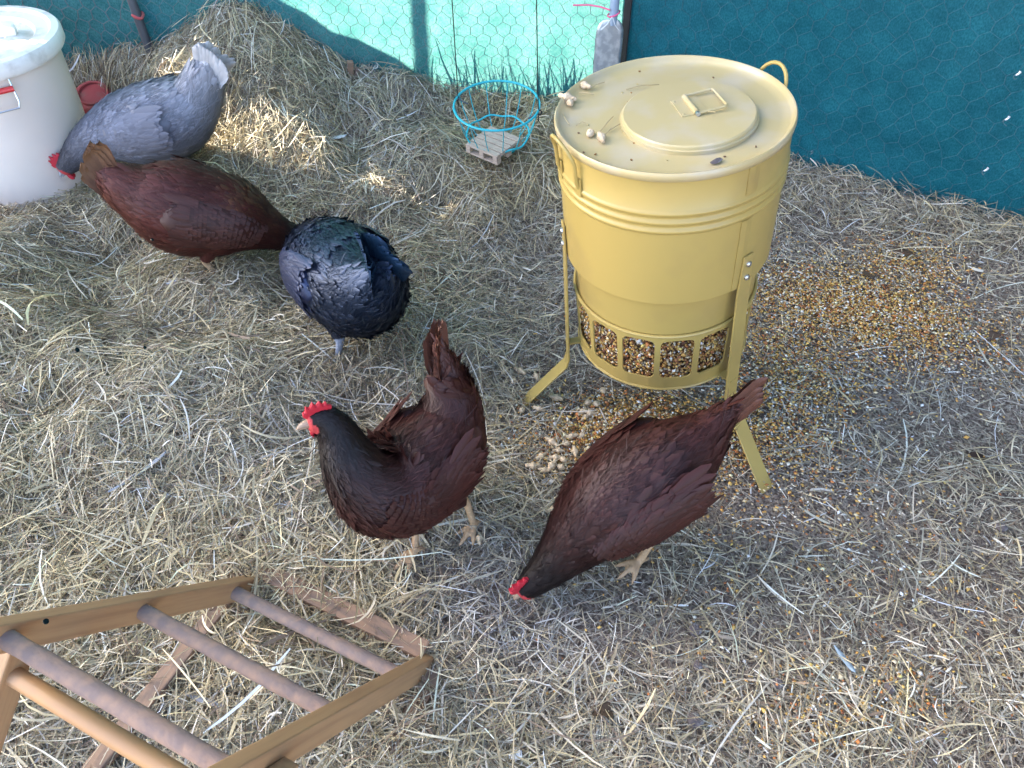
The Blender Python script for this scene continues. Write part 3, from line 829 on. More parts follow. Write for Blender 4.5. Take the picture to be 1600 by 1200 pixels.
# feeding ring with windows
NW = 15
rt_, rb_ = 0.1600, 0.1560
z0_, z1_ = ZB, 0.318
Vr = []; Fr = []
for wdx in range(NW):
    ac = 2 * math.pi * wdx / NW - math.pi / 2 + 0.02
    ha_ = math.pi / NW; wa = ha_ * 0.85; wz0, wz1 = 0.216, 0.309
    # rounded rectangle and matching outer rectangle, counter-clockwise
    inn = []; outr = []
    rc_a, rc_z = 0.32 * wa, 0.012
    for (sa, sz, st) in ((1, 1, 0), (-1, 1, 1), (-1, -1, 2), (1, -1, 3)):
        for k in range(5):
            t = math.pi / 2 * (st + k / 4)
            ca = sa * (wa - rc_a) + rc_a * math.cos(t); cz_ = (wz1 - rc_z if sz > 0 else wz0 + rc_z) + rc_z * math.sin(t)
            inn.append((ca, cz_))
            # project to the outer rectangle
            zc = (wz0 + wz1) / 2; dz = cz_ - zc; kx = ha_ / max(abs(ca), 1e-6)
            kz = ((z1_ - zc) if dz > 0 else (zc - z0_)) / max(abs(dz), 1e-6)
            if st in (0, 2): corner = (k == 2)
            else: corner = (k == 2)
            if corner: outr.append((sa * ha_, z1_ if sz > 0 else z0_))
            elif (st % 2 == 0 and k < 2) or (st % 2 == 1 and k > 2): outr.append((sa * ha_, cz_))
            else: outr.append((ca, z1_ if sz > 0 else z0_))
    b = len(Vr); n = len(inn)
    for lst in (inn, outr):
        for (aa, zz) in lst:
            rr_ = rb_ + (rt_ - rb_) * (zz - z0_) / (z1_ - z0_)
            Vr.append((rr_ * math.cos(ac + aa), rr_ * math.sin(ac + aa), zz))
    for k in range(n):
        Fr.append((b + k, b + n + k, b + n + (k + 1) % n, b + (k + 1) % n))
bm = bmesh.new(); bv = [bm.verts.new(v) for v in Vr]
for f in Fr: bm.faces.new([bv[i] for i in f])
bmesh.ops.remove_doubles(bm, verts=bm.verts, dist=1e-5); bmesh.ops.recalc_face_normals(bm, faces=bm.faces)
mer = bpy.data.meshes.new('feeding_ring'); bm.to_mesh(mer); bm.free(); mer.materials.append(M_yellow)
ringo = link('feeding_ring', mer, fd)
sm = ringo.modifiers.new('solid', 'SOLIDIFY'); sm.thickness = 0.003; sm.offset = 0
MB().tube(ring(0.1565, ZB, 96), 0.0028, 8, closed=True).build('bottom_rim', M_yellow, ringo)
MB().tube(ring(0.1598, z1_ + 0.001, 96), 0.0030, 8, closed=True).build('top_rim', M_yellow, ringo)
MB().lathe([(0.156, ZB + 0.004), (0.0, ZB + 0.004)], 64).build('floor_plate', M_yellow, fd)
MB().lathe([(0.134, ZB + 0.006), (0.136, 0.30), (0.11, 0.33)], 48).build('grain_core', pmat('grain_bed', (0.20, 0.12, 0.06), 0.9, noise=(300, (0.07, 0.04, 0.025), 0.4, 0.6)), fd)

GP = [(0.48, 0.26, 0.07), (0.60, 0.38, 0.11), (0.28, 0.12, 0.05), (0.62, 0.50, 0.31), (0.72, 0.66, 0.56), (0.15, 0.065, 0.035), (0.52, 0.19, 0.06)]
GW = [26, 20, 18, 14, 8, 8, 6]


def seeds(P, N_, r, size=0.0042, pal=GP, pw=GW):
    """elongated eight-sided grains centred on P, lying against normals N_"""
    n = len(P)
    t = r.normal(0, 1, (n, 3)); t -= N_ * (t * N_).sum(1, keepdims=True) * 0.75; t /= np.linalg.norm(t, axis=1, keepdims=True)
    s = np.cross(N_, t); s /= np.linalg.norm(s, axis=1, keepdims=True) + 1e-9
    u = np.cross(t, s)
    L = (size * r.lognormal(0, 0.25, n))[:, None]; W = L * r.uniform(0.45, 0.8, (n, 1)); H_ = W * 0.7
    V = np.stack([P + t * L * 0.5, P - t * L * 0.5, P + s * W * 0.5, P - s * W * 0.5, P + u * H_ * 0.5, P - u * H_ * 0.5], 1).reshape(-1, 3)
    b = (np.arange(n) * 6)[:, None]
    tri = np.array([(0, 2, 4), (2, 1, 4), (1, 3, 4), (3, 0, 4), (2, 0, 5), (1, 2, 5), (3, 1, 5), (0, 3, 5)])
    F = (b[:, :, None] + tri[None]).reshape(-1, 3)
    pal = np.array(pal); c = pal[r.choice(len(pal), n, p=np.array(pw) / sum(pw))] * r.lognormal(0, 0.2, n)[:, None]
    return V, F, np.repeat(c.clip(0.01, 0.8), 6, axis=0)


r = np.random.default_rng(3)
n = 9000
a = r.uniform(0, 2 * np.pi, n); z = r.uniform(ZB + 0.012, 0.312, n); rad = 0.141 + 0.008 * (1 - (z - ZB) / 0.13) + 0.003 * r.normal(0, 1, n)
Pn = np.stack([np.cos(a), np.sin(a), 0.35 + 0 * a], 1); Pn /= np.linalg.norm(Pn, axis=1, keepdims=True)
Vs, Fs, Cs = seeds(np.stack([rad * np.cos(a), rad * np.sin(a), z], 1), Pn, r, 0.0064)
tag(link('grain_fill', fast_mesh('grain_fill', Vs, Fs, Cs, M_grain, True), fd), kind='stuff')
# legs
for la in (-174, -54, 66):
    a = math.radians(la); ra = Vector((math.cos(a), math.sin(a), 0)); ta = Vector((-math.sin(a), math.cos(a), 0))
    # foot touches the ground in the world: find local z for radius
    def foot_z(rad):
        z = 0.0
        for _ in range(20):
            w = FM @ Vector((rad * ra.x, rad * ra.y, z)); z -= (w.z - float(hgt(w.x, w.y)) + 0.004)
        return z
    RF = 0.285 if la != -54 else 0.30
    pts = [(RSH + 0.0035, ZS + 0.062), (RSH + 0.0035, ZS - 0.01), (RSH + 0.006, 0.30), (RSH + 0.010, 0.152), (RSH + 0.016, 0.132), (RF - 0.02, foot_z(RF) + 0.026), (RF, foot_z(RF))]
    hw_ = 0.0145; th = 0.0035
    Vl = []; 
    for i, (r_, z_) in enumerate(pts):
        p0 = pts[max(0, i - 1)]; p1 = pts[min(len(pts) - 1, i + 1)]
        d2 = Vector((p1[0] - p0[0], p1[1] - p0[1])).normalized(); nn = Vector((-d2.y, d2.x))
        w_ = hw_ * (0.72 if i == 0 else 1.0)
        for (sn, sw) in ((-1, -1), (1, -1), (1, 1), (-1, 1)):
            rr2 = r_ + nn.x * sn * th / 2; zz2 = z_ + nn.y * sn * th / 2
            Vl.append(ra * rr2 + ta * sw * w_ + Vector((0, 0, zz2)))
    if True:   # clipped top corners
        Vt = [v.copy() for v in Vl[:4]]
    Fl = [(3, 2, 1, 0), tuple(4 * (len(pts) - 1) + k for k in range(4))]
    for i in range(len(pts) - 1):
        for k in range(4): Fl.append((i * 4 + k, i * 4 + (k + 1) % 4, (i + 1) * 4 + (k + 1) % 4, (i + 1) * 4 + k))
    lg = MB(); lg.add(Vl, Fl); lo = lg.build('leg', M_yellow, fd)
    bv_ = lo.modifiers.new('bev', 'BEVEL'); bv_.width = 0.0009; bv_.segments = 2
    for bz in (ZS + 0.046, ZS + 0.020):
        q = ra * (RSH + 0.006) + Vector((0, 0, bz)); mm = MB()
        mm.tube([q - ra * 0.001, q + ra * 0.0016, q + ra * 0.003, q + ra * 0.0036], [0.0052, 0.0050, 0.0036, 0.0012], 12); mm.build('bolt', M_steel, lo)
    q0 = ra * 0.155 + Vector((0, 0, ZB + 0.001)); q1 = ra * (RSH + 0.010) + Vector((0, 0, ZB + 0.001))
    MB().box((q0 + q1) / 2, ((q1 - q0).length + 0.004, 0.016, 0.004), RZ(a), 0.0006).build('ring_bracket', M_yellow, lo)

# ------------------------------------------------------------------ spilled grain on the floor
r = np.random.default_rng(8)
def pile(cx, cy, sx, sy, n, rot=0.0):
    q = r.normal(0, 1, (n, 2)) * [sx, sy]
    return np.stack([cx + q[:, 0] * math.cos(rot) - q[:, 1] * math.sin(rot), cy + q[:, 0] * math.sin(rot) + q[:, 1] * math.cos(rot)], 1)
Pg = np.concatenate([pile(0.27, 0.965, 0.115, 0.055, 9000), pile(0.80, 1.34, 0.16, 0.085, 11000, -0.35), pile(0.60, 1.14, 0.09, 0.08, 3000), pile(0.98, 1.50, 0.07, 0.06, 1600), pile(0.53, 0.98, 0.08, 0.07, 1100),
                     pile(0.52, 0.80, 0.16, 0.10, 800), pile(0.62, 0.52, 0.22, 0.12, 600), pile(0.45, 0.42, 0.05, 0.03, 280), pile(0.60, 0.46, 0.04, 0.03, 220), np.stack([r.uniform(0.0, 1.2, 700), r.uniform(0.35, 1.5, 700)], 1)])
zg = hgt(Pg[:, 0], Pg[:, 1]) - 0.002 + r.uniform(0, 0.020, len(Pg)) + 0.012 * np.exp(-(((Pg[:, 0] - 0.27) / 0.11) ** 2 + ((Pg[:, 1] - 0.965) / 0.06) ** 2))
Vs, Fs, Cs = seeds(np.c_[Pg, zg], np.tile([0, 0, 1.0], (len(Pg), 1)), r, 0.0068, [tuple(min(0.8, q * 1.12) for q in c) for c in GP], [26, 28, 10, 18, 14, 3, 10])
tag(link('spilled_grain', fast_mesh('spilled_grain', Vs, Fs, Cs, M_grain, True)), 'spilled golden and brown grain strewn under and beside the yellow feeder', 'grain', kind='stuff')

# ------------------------------------------------------------------ peanuts
def peanut_mesh(L, seed, single=False):
    rr = random.Random(seed); m = MB(); nseg = 10; pts = []; rad = []
    for i in range(nseg + 1):
        t = i / nseg
        if single: w = math.sin(math.pi * min(max(t, 0.02), 0.98)) ** 0.55
        else: w = (math.sin(math.pi * min(max(t, 0.02), 0.98)) ** 0.45) * (0.80 + 0.20 * math.cos(4 * math.pi * t)) 
        pts.append(((t - 0.5) * L, 0.05 * L * math.sin(t * 3 + seed), 0.0)); rad.append(max(0.0006, w * 0.26 * L * (0.95 + 0.1 * rr.random()) * (1.5 if single else 1)))
    m.tube(pts, rad, 10)
    me = m.build('peanut', M_peanut); d = me.data; bpy.data.objects.remove(me)
    return d, max(rad)


PN = [peanut_mesh(0.027, 1), peanut_mesh(0.031, 2), peanut_mesh(0.024, 3), peanut_mesh(0.016, 4, True)]
GPOS = [(846, 722), (862, 737), (872, 713), (884, 701), (892, 690), (862, 700), (850, 742), (880, 727), (897, 714), (833, 737), (908, 688), (876, 738), (868, 724), (931, 722), (943, 706),
        (918, 638), (909, 652), (921, 654), (914, 661), (941, 619), (838, 597), (812, 589), (789, 588), (816, 650), (842, 648), (868, 631), (786, 576), (803, 604), (750, 850), (864, 806), (752, 722), (930, 640)]


def place_peanut(p, nrm, k, label, group):
    d, rad = PN[k % 4]
    o = tag(link('peanut', d), label, 'peanut', group)
    rr = random.Random(k * 13 + 5)
    q = Vector(nrm).to_track_quat('Z', 'Y').to_matrix().to_4x4() @ Matrix.Rotation(rr.uniform(0, 6.28), 4, 'Z') @ Matrix.Rotation(rr.uniform(-0.2, 0.2), 4, 'Y')
    o.matrix_world = Matrix.Translation(Vector(p) + Vector(nrm) * rad * 0.8) @ q


for k, (px, py) in enumerate(GPOS):
    p = at_ground(px, py); p[2] += 0.013
    if 820 < px < 912 and 680 < py < 750: lab, grp = 'pale peanut in the small heap on the straw between the two dark brown hens', 'heap of peanuts between the hens'
    elif px > 900: lab, grp = 'pale peanut on the spilled grain below the feeder windows', 'peanuts on the spilled grain'
    elif py < 665: lab, grp = 'pale peanut scattered round the feeder foot that no hen stands over', 'peanuts round the feeder foot'
    else: lab, grp = 'single pale peanut lying apart near the feet of the standing hen', 'stray peanuts near the standing hen'
    place_peanut(p, (0, 0, 1), k, lab, grp)
fn = (FM.to_3x3() @ Vector((0, 0, 1)))
fo = FM @ Vector((0, 0, ZT - 0.008))


def on_lid(px, py, dz=0.0):
    d = Vector(FW + RT * (px - 800) / FPX - UP * (py - 600) / FPX); o = Vector((0, 0, CAM_H))
    t = (fo + fn * dz - o).dot(fn) / d.dot(fn)
    return o + d * t


for k, (px, py) in enumerate([(914, 138), (887, 158), (892, 165), (922, 213), (939, 220)]):
    place_peanut(on_lid(px, py), fn, k, 'peanut in its shell lying on the yellow feeder lid', 'peanuts on the feeder lid')
# litter on the lid: one dark shell, straw wisps
p = on_lid(1119, 254)
o = tag(empty('seed_husk', p, (0, TILT, 0.5)), 'dark curled husk on the front edge of the yellow feeder lid', 'husk')
V_ = [(0.011 * math.cos(t), 0.005 * math.sin(t), 0.0015 + 0.002 * abs(math.sin(t * 1.5))) for t in np.linspace(0, 6.283, 11)[:-1]]
mm = MB(); mm.add(V_ + [(0.001, 0, 0.0065), (0, 0, 0)], [(k, (k + 1) % 10, 10) for k in range(10)] + [((k + 1) % 10, k, 11) for k in range(10)], True); mm.build('husk_shell', M_dirt, o)
wp = MB()
rr = random.Random(4)
for (x0, y0, x1, y1) in [(918, 140, 945, 128), (905, 145, 928, 147), (978, 140, 1030, 132), (938, 205, 958, 182), (950, 205, 975, 190), (985, 185, 998, 165), (880, 178, 890, 195), (1095, 182, 1118, 175), (900, 196, 915, 192), (940, 215, 955, 200)]:
    A = on_lid(x0, y0, 0.003); B = on_lid(x1, y1, 0.004 + (0.02 if x0 == 1095 else 0)); C = (A + B) / 2 + Vector((rr.uniform(-0.003, 0.003), rr.uniform(-0.004, 0.004), 0.003))
    wp.tube([A, C, B], 0.0008, 5, col=(0.42, 0.33, 0.18))
for k in range(26):
    q = on_lid(rr.uniform(890, 1220), rr.uniform(110, 250), 0.001)
    wp.box(q, (0.003, 0.002, 0.0015), RZ(rr.uniform(0, 3)), 0, col=rr.choice([(0.3, 0.15, 0.05), (0.2, 0.12, 0.07), (0.5, 0.4, 0.2)]))
tag(wp.build('lid_litter', M_straw), 'wisps of straw and crumbs lying on the yellow feeder lid', 'straw', kind='stuff')

# ------------------------------------------------------------------ wooden perch frame
PA = Vector((-0.430, 0.618, 0.03)); PU = Vector((0.901, -0.434, 0.0)).normalized(); PD = Vector((-0.264, -0.549, 0.793)).normalized()
PE = PU.cross(PD).normalized()
if PE.z < 0: PE = -PE
DH = Vector((PD.x, PD.y, 0)).normalized(); PW_ = 0.305
pf = tag(empty('perch_frame', (PA.x, PA.y, 0)), 'small varnished wooden ladder-like perch frame with round dirty rungs', 'perch')
PO = Vector((PA.x, PA.y, 0))


def beam(a, b, w, h, wdir, name, mat, parent, bev=0.0025):
    """beam from a to b, w along wdir and h across; its local x runs along the grain"""
    a = Vector(a); b = Vector(b); L = (b - a).length; x = (b - a).normalized(); y = Vector(wdir); y = (y - x * y.dot(x)).normalized(); z = x.cross(y)
    m = MB(); m.box((0, 0, 0), (L, w, h), None, bev)
    o = m.build(name, mat, parent)
    M = Matrix((x, y, z)).transposed().to_4x4(); M.translation = (a + b) / 2 - PO
    o.matrix_local = M
    return o


for s_, uo in ((0, -0.010), (1, PW_ + 0.010)):
    a = PA + PU * uo + PD * -0.035; b = PA + PU * uo + PD * 0.66
    rl = beam(a, b, 0.020, 0.036, PU, 'rail', M_wood, pf)
    for t in (0.36, 0.08 if s_ else 0.56):     # screw holes in the upper edge
        q = PA + PU * uo + PD * t + PE * 0.0180
        mm = MB(); mm.tube([q - PO - PE * 0.0006, q - PO + PE * 0.0004], 0.0026, 12); o = mm.build('screw_hole', M_pupil, rl)
        o.matrix_parent_inverse = rl.matrix_local.inverted()
for i, t in enumerate((0.05, 0.255, 0.46)):
    a = PA + PD * t + PU * -0.004; b = PA + PU * (PW_ + 0.004) + PD * t
    n = 24; rr = random.Random(i)
    m = MB(); m.tube([(-PW_ / 2 - 0.004 + (PW_ + 0.008) * k / n, 0, 0) for k in range(n + 1)], [0.0108 + rr.uniform(-0.0004, 0.0004) for k in range(n + 1)], 16)
    o = m.build('rung', M_rung, pf)
    M = Matrix((PU, PD, PU.cross(PD))).transposed().to_4x4(); M.translation = (a + b) / 2 - PO; o.matrix_local = M
LT = PA + PD * 0.41; LF = PA + DH * 0.66; LF.z = 0.0
legpts = []
for uo in (-0.031, PW_ + 0.031):
    a = LT + PU * uo + Vector((0, 0, 0.0)); b = LF + PU * uo
    beam(a, b, 0.020, 0.036, PU, 'leg', M_wood, pf)
LD = (LF - LT)
q = LT + LD * 0.12
m = MB(); m.tube([(-PW_ / 2 - 0.024 + (PW_ + 0.048) * k / 16, 0, 0) for k in range(17)], 0.0112, 16)
o = m.build('rung', M_rungc, pf); o['label'] = 'clean varnished lower rung between the legs'
M = Matrix((PU, DH, PU.cross(DH))).transposed().to_4x4(); M.translation = q + PU * (PW_ / 2) - PO; o.matrix_local = M
for uo in (-0.030, PW_ + 0.030):
    a = PA + PU * uo + DH * -0.02; b = PA + PU * uo + DH * 0.66; a.z = b.z = float(hgt(a.x, a.y)) + 0.012
    b.z = 0.02; a.z = 0.026
    if uo > 0: a.z = b.z = 0.004
    beam(a, b, 0.027, 0.018, PU, 'base_rail', M_woodold, pf)
a = PA + PU * -0.012 + DH * -0.034; b = PA + PU * (PW_ + 0.004) + DH * -0.034; a.z = 0.028; b.z = 0.022
beam(a, b, 0.031, 0.016, DH, 'cross_board', M_woodold, pf)


# ------------------------------------------------------------------ hens
def crom(P, n):
    P = np.array(P, float); m = len(P)
    Q = np.vstack([2 * P[0] - P[1], P, 2 * P[-1] - P[-2]])
    out = []
    for t in np.linspace(0, m - 1 - 1e-6, n):
        i = int(t); f = t - i; a, b, c, d = Q[i], Q[i + 1], Q[i + 2], Q[i + 3]
        out.append(0.5 * ((2 * b) + (-a + c) * f + (2 * a - 5 * b + 4 * c - d) * f * f + (-a + 3 * b - 3 * c + d) * f ** 3))
    return np.array(out)


FT_U = np.array([0.0, 0.38, 0.80, 1.0]); FT_W = np.array([0.45, 1.0, 0.78, 0.12]); FR = len(FT_U)


def feathers(P, N_, T, L, W, col, r, lift=0.10, curve=0.25, fringe=None, cup=0.18):
    """leaf-shaped feathers rooted at P, lying along T"""
    n = len(P)
    T = T - N_ * (T * N_).sum(1, keepdims=True); T /= np.linalg.norm(T, axis=1, keepdims=True) + 1e-9
    S = np.cross(N_, T)
    th = r.normal(0, 0.16, n)[:, None]
    T2 = T * np.cos(th) + S * np.sin(th); S2 = np.cross(N_, T2)
    lf = (lift * r.lognormal(0, 0.35, n))[:, None]
    L = L[:, None]; W = W[:, None]
    V = []; C = []
    for u, w in zip(FT_U, FT_W):
        c = P + T2 * L * u + N_ * L * (lf * u - curve * u * u * 0.5)
        for q in (-1, 0, 1):
            V.append(c + S2 * W * 0.5 * w * q - N_ * W * cup * abs(q) * w)
            k = 1.0 if fringe is None else (1.0 + (fringe - 1.0) * max(u ** 3, 0.55 * abs(q)))
            C.append(col * k)
    V = np.stack(V, 1).reshape(-1, 3); C = np.stack(C, 1).reshape(-1, 3)
    b = (np.arange(n) * FR * 3)[:, None]
    q = np.array([(i * 3 + j, i * 3 + j + 1, i * 3 + j + 4, i * 3 + j + 3) for i in range(FR - 1) for j in range(2)])
    F = (b[:, :, None] + q[None]).reshape(-1, 4)
    return V, F, C.clip(0, 0.9)


def down(P, N_, T, L, W, col, r, lift=0.3):
    """fine barbs: thin two-piece ribbons rooted at P"""
    n = len(P)
    T = T - N_ * (T * N_).sum(1, keepdims=True); T /= np.linalg.norm(T, axis=1, keepdims=True) + 1e-9
    S = np.cross(N_, T); th = r.normal(0, 0.35, n)[:, None]
    T2 = T * np.cos(th) + S * np.sin(th); S2 = np.cross(N_, T2)
    lf = (lift * r.lognormal(0, 0.4, n))[:, None]; L = L[:, None]; W = W[:, None]
    V = []
    for u, w in ((0.0, 1.0), (0.55, 0.9), (1.0, 0.25)):
        c = P + T2 * L * u + N_ * L * (lf * u - 0.22 * u * u)
        V += [c + S2 * W * 0.5 * w, c - S2 * W * 0.5 * w]
    V = np.stack(V, 1).reshape(-1, 3); b = (np.arange(n) * 6)[:, None]
    q = np.array([(0, 1, 3, 2), (2, 3, 5, 4)])
    return V, (b[:, :, None] + q[None]).reshape(-1, 4), np.repeat(col.clip(0, 0.9), 6, axis=0)


def single_feather(L, W, col, r, name, mat, rows=10, bow=0.10, tipcol=None):
    """one broad flight feather with a shaft, along +x, blade in x-y"""
    V = []; F = []; C = []
    for i in range(rows + 1):
        u = i / rows
        w = W * 0.5 * min(1.0, (0.25 + 2.6 * u)) * (1 - max(0, (u - 0.80) / 0.20) ** 2.4 * 0.88)
        for q in (-1, -0.5, 0, 0.5, 1):
            jag = (r.random() - 0.5) * 0.012 * W / 0.03 * (abs(q) == 1)
            V.append((L * (u - 0.03 * abs(q) * (u > 0.9)), w * q * (1 + jag * 8), bow * L * u * u * 0 - 0.10 * W * q * q + (0.0012 if q == 0 else 0)))
            k = 1 + 0.25 * (r.random() - 0.5)
            cc = np.array(col) if tipcol is None else np.array(col) * (1 - u ** 2) + np.array(tipcol) * u ** 2
            C.append(cc * k)
    for i in range(rows):
        for j in range(4): F.append((i * 5 + j, i * 5 + j + 1, i * 5 + j + 6, i * 5 + j + 5))
    V = np.array(V); V[:, 2] += bow * L * (V[:, 0] / L) ** 2
    return fast_mesh(name, V, np.array(F), np.array(C).clip(0, 0.9), mat, True)


def hen(name, label, loc, heading, scale, spine, pal, feet, tail, seed, mat=None, leg_col=(0.42, 0.27, 0.15), beak_mat=None, face_col=(0.5, 0.05, 0.05), nf=7500, head_up=None, black=False, comb=1.0, group='hens in the run'):
    """spine: tail end to head: x, y, z, half-width, half-height ; pal: dict of colours ; feet: list of (hip, hock, ankle, yaw, curl) ; tail: base, direction, length, n"""
    r = np.random.default_rng(seed); mat = mat or M_feather
    root = tag(empty(name, loc, (0, 0, math.atan2(heading[1], heading[0]))), label, 'hen', group)
    root.scale = (scale,) * 3
    NS, NA = 72, 36
    sp_ = crom(spine, NS); cen = sp_[:, :3]; hw = sp_[:, 3].clip(0.004); hh = sp_[:, 4].clip(0.004)
    T = np.gradient(cen, axis=0); T /= np.linalg.norm(T, axis=1, keepdims=True)
    # side vector stays near level
    up = np.tile([0, 0, 1.0], (NS, 1)); side = np.zeros((NS, 3))
    sv = np.array([0, 1.0, 0])
    for i in range(NS):
        sv = sv - T[i] * sv.dot(T[i]); sv /= np.linalg.norm(sv); lv = np.cross([0, 0, 1.0], T[i])
        if np.linalg.norm(lv) > 0.35: sv = 0.7 * sv + 0.3 * lv / np.linalg.norm(lv) * np.sign(lv.dot(sv) + 1e-9)
        sv = sv - T[i] * sv.dot(T[i]); sv /= np.linalg.norm(sv); side[i] = sv
    upv = np.cross(T, side)
    th = np.linspace(0, 2 * np.pi, NA, endpoint=False)
    def surf(i, a, k=1.0):
        return cen[i] + side[i] * (hw[i] * k * np.cos(a))[..., None] + upv[i] * (hh[i] * k * np.sin(a))[..., None]
    I, Aa = np.meshgrid(np.arange(NS), th, indexing='ij')
    R = surf(I.ravel(), Aa.ravel()).reshape(NS, NA, 3)
    m = MB()
    Vb = R.reshape(-1, 3); Fb = [(i * NA + k, i * NA + (k + 1) % NA, (i + 1) * NA + (k + 1) % NA, (i + 1) * NA + k) for i in range(NS - 1) for k in range(NA)]
    Fb += [list(range(NA))[::-1], [(NS - 1) * NA + k for k in range(NA)]]
    m.add(Vb, Fb)
    legsegs = []
    for (hip, hock, ank, yaw, curl) in feet:
        hip, hock, ank = map(Vector, (hip, hock, ank))
        mid = (hip + hock) / 2
        m.tube([hip + Vector((0, 0, 0.02)), hip, mid, hock], [0.036, 0.034, 0.022, 0.0095], 14)
        m.tube([hock + (hip - hock) * 0.15, hock, (hock + ank) / 2, ank, ank + Vector((0, 0, -0.004))], [0.009, 0.0088, 0.0070, 0.0078, 0.0070], 12)
        legsegs.append((hock, ank, 0.0095))
        for (ta, tl) in ((0.0, 0.052), (0.55, 0.043), (-0.55, 0.043), (math.pi - 0.15, 0.024)):
            d = Vector((math.cos(yaw + ta), math.sin(yaw + ta), 0)); z0 = Vector((0, 0, 1))
            p0 = ank; p1 = ank + d * tl * 0.45 + z0 * (0.001 + 0.004 * curl); p2 = ank + d * tl * 0.8 + z0 * (-0.005 - 0.008 * curl); p3 = ank + d * tl * (1.05 - 0.2 * curl) + z0 * (-0.009 - 0.012 * curl)
            m.tube([p0, p1, p2, p3], [0.0062, 0.0056, 0.0048, 0.0022], 8)
            legsegs += [(p0, p1, 0.006), (p1, p2, 0.0055), (p2, p3, 0.005)]
    tmp = m.build('body_source', None)
    rm = tmp.modifiers.new('r', 'REMESH'); rm.mode = 'VOXEL'; rm.voxel_size = 0.0036
    s2 = tmp.modifiers.new('s', 'SMOOTH'); s2.factor = 0.5; s2.iterations = 2
    dg = bpy.context.evaluated_depsgraph_get(); ev = tmp.evaluated_get(dg)
    me = bpy.data.meshes.new_from_object(ev); me.name = 'body'
    src_me = tmp.data; bpy.data.objects.remove(tmp); bpy.data.meshes.remove(src_me)
    nv = len(me.vertices); co = np.zeros(nv * 3, np.float32); me.vertices.foreach_get('co', co); co = co.reshape(-1, 3).astype(float)
    d2 = np.full(nv, 9.0); ni = np.zeros(nv, int)
    for i in range(NS):
        dd = ((co - cen[i]) ** 2).sum(1); q = dd < d2; d2[q] = dd[q]; ni[q] = i
    s_n = ni / (NS - 1)
    def body_col(s):
        xs = np.array(pal['s']); cs = np.array(pal['c'])
        return np.stack([np.interp(s, xs, cs[:, k]) for k in range(3)], -1)
    c = body_col(s_n) * 0.9
    isleg = np.zeros(nv, bool)
    for (a, b, rad) in legsegs:
        a = np.array(a); b = np.array(b); ab = b - a; t = (((co - a) @ ab) / (ab @ ab)).clip(0, 1)
        isleg |= np.linalg.norm(co - (a + t[:, None] * ab), axis=1) < rad * 1.45
    isleg &= co[:, 2] < 0.115
    c[isleg] = np.array(leg_col) * r.lognormal(0, 0.12, isleg.sum())[:, None]
    # bare face
    Hc = cen[-1] ; Hf = T[-1]
    hd = Hc - Hf * 0.012
    hs = side[-1]; hu = np.cross(Hf, hs)
    if head_up is not None:
        hu = np.array(head_up, float); hu -= Hf * hu.dot(Hf); hu /= np.linalg.norm(hu); hs = np.cross(hu, Hf)
    fc = ((np.abs((co - hd) @ hs) > 0.009) & (np.linalg.norm(co - (hd - hu * 0.003), axis=1) < 0.021)) | ((co - Hc) @ Hf > -0.006) & (np.linalg.norm(co - Hc, axis=1) < 0.02)
    c[fc] = face_col
    at_ = me.color_attributes.new('Col', 'FLOAT_COLOR', 'POINT'); c4 = np.ones((nv, 4), np.float32); c4[:, :3] = c; at_.data.foreach_set('color', c4.ravel())
    me.polygons.foreach_set('use_smooth', np.ones(len(me.polygons), bool))
    me.materials.clear(); me.materials.append(M_skin)
    link('body', me, root)
    # plumage
    dS = np.linalg.norm(np.gradient(R, axis=0), axis=2); dA = np.linalg.norm(R - np.roll(R, 1, axis=1), axis=2)
    w = dS * dA; w[-3:] = 0
    s_all = np.arange(NS) / (NS - 1)
    w *= (1 + 2.2 * sstep(0.72, 0.9, s_all))[:, None]
    w /= w.sum()
    idx = r.choice(NS * NA, nf, p=w.ravel()); fi = idx // NA; fa = th[idx % NA] + r.uniform(-0.09, 0.09, nf)
    s = (fi + r.uniform(-0.5, 0.5, nf)).clip(0, NS - 1) / (NS - 1)
    P = surf(fi, fa, 1.0)
    e = 1e-2
    Pa = surf(fi, fa + e) - surf(fi, fa - e); Ps = surf(np.minimum(fi + 1, NS - 1), fa) - surf(np.maximum(fi - 1, 0), fa)
    Nn = np.cross(Pa, Ps); Nn /= np.linalg.norm(Nn, axis=1, keepdims=True) + 1e-9
    Nn *= np.sign(((P - cen[fi]) * Nn).sum(1, keepdims=True))
    low = (-np.sin(fa)).clip(0, 1)     # underside is fluffier
    L = np.interp(s, [0, 0.12, 0.3, 0.55, 0.68, 0.80, 0.90, 1.0], [0.026, 0.040, 0.036, 0.030, 0.030, 0.026, 0.014, 0.007]) * r.lognormal(0, 0.18, nf)
    W = np.interp(s, [0, 0.12, 0.3, 0.55, 0.68, 0.80, 0.90, 1.0], [0.013, 0.020, 0.022, 0.021, 0.015, 0.009, 0.006, 0.005]) * r.lognormal(0, 0.15, nf)
    pat = 1 + 0.22 * noise2(P[:, 0] * 1.0, P[:, 1] + P[:, 2] * 1.3, 0.035, seed) + 0.14 * noise2(P[:, 0] + P[:, 2], P[:, 1], 0.016, seed + 1)
    col = body_col(s) * (pat * r.lognormal(0, pal.get('var', 0.09), nf))[:, None]
    if 'belly' in pal:
        q = (low ** 2 * sstep(0.0, 0.15, s) * (1 - sstep(0.4, 0.6, s)))[:, None]; col = col * (1 - q) + np.array(pal['belly']) * q * r.lognormal(0, 0.2, nf)[:, None]
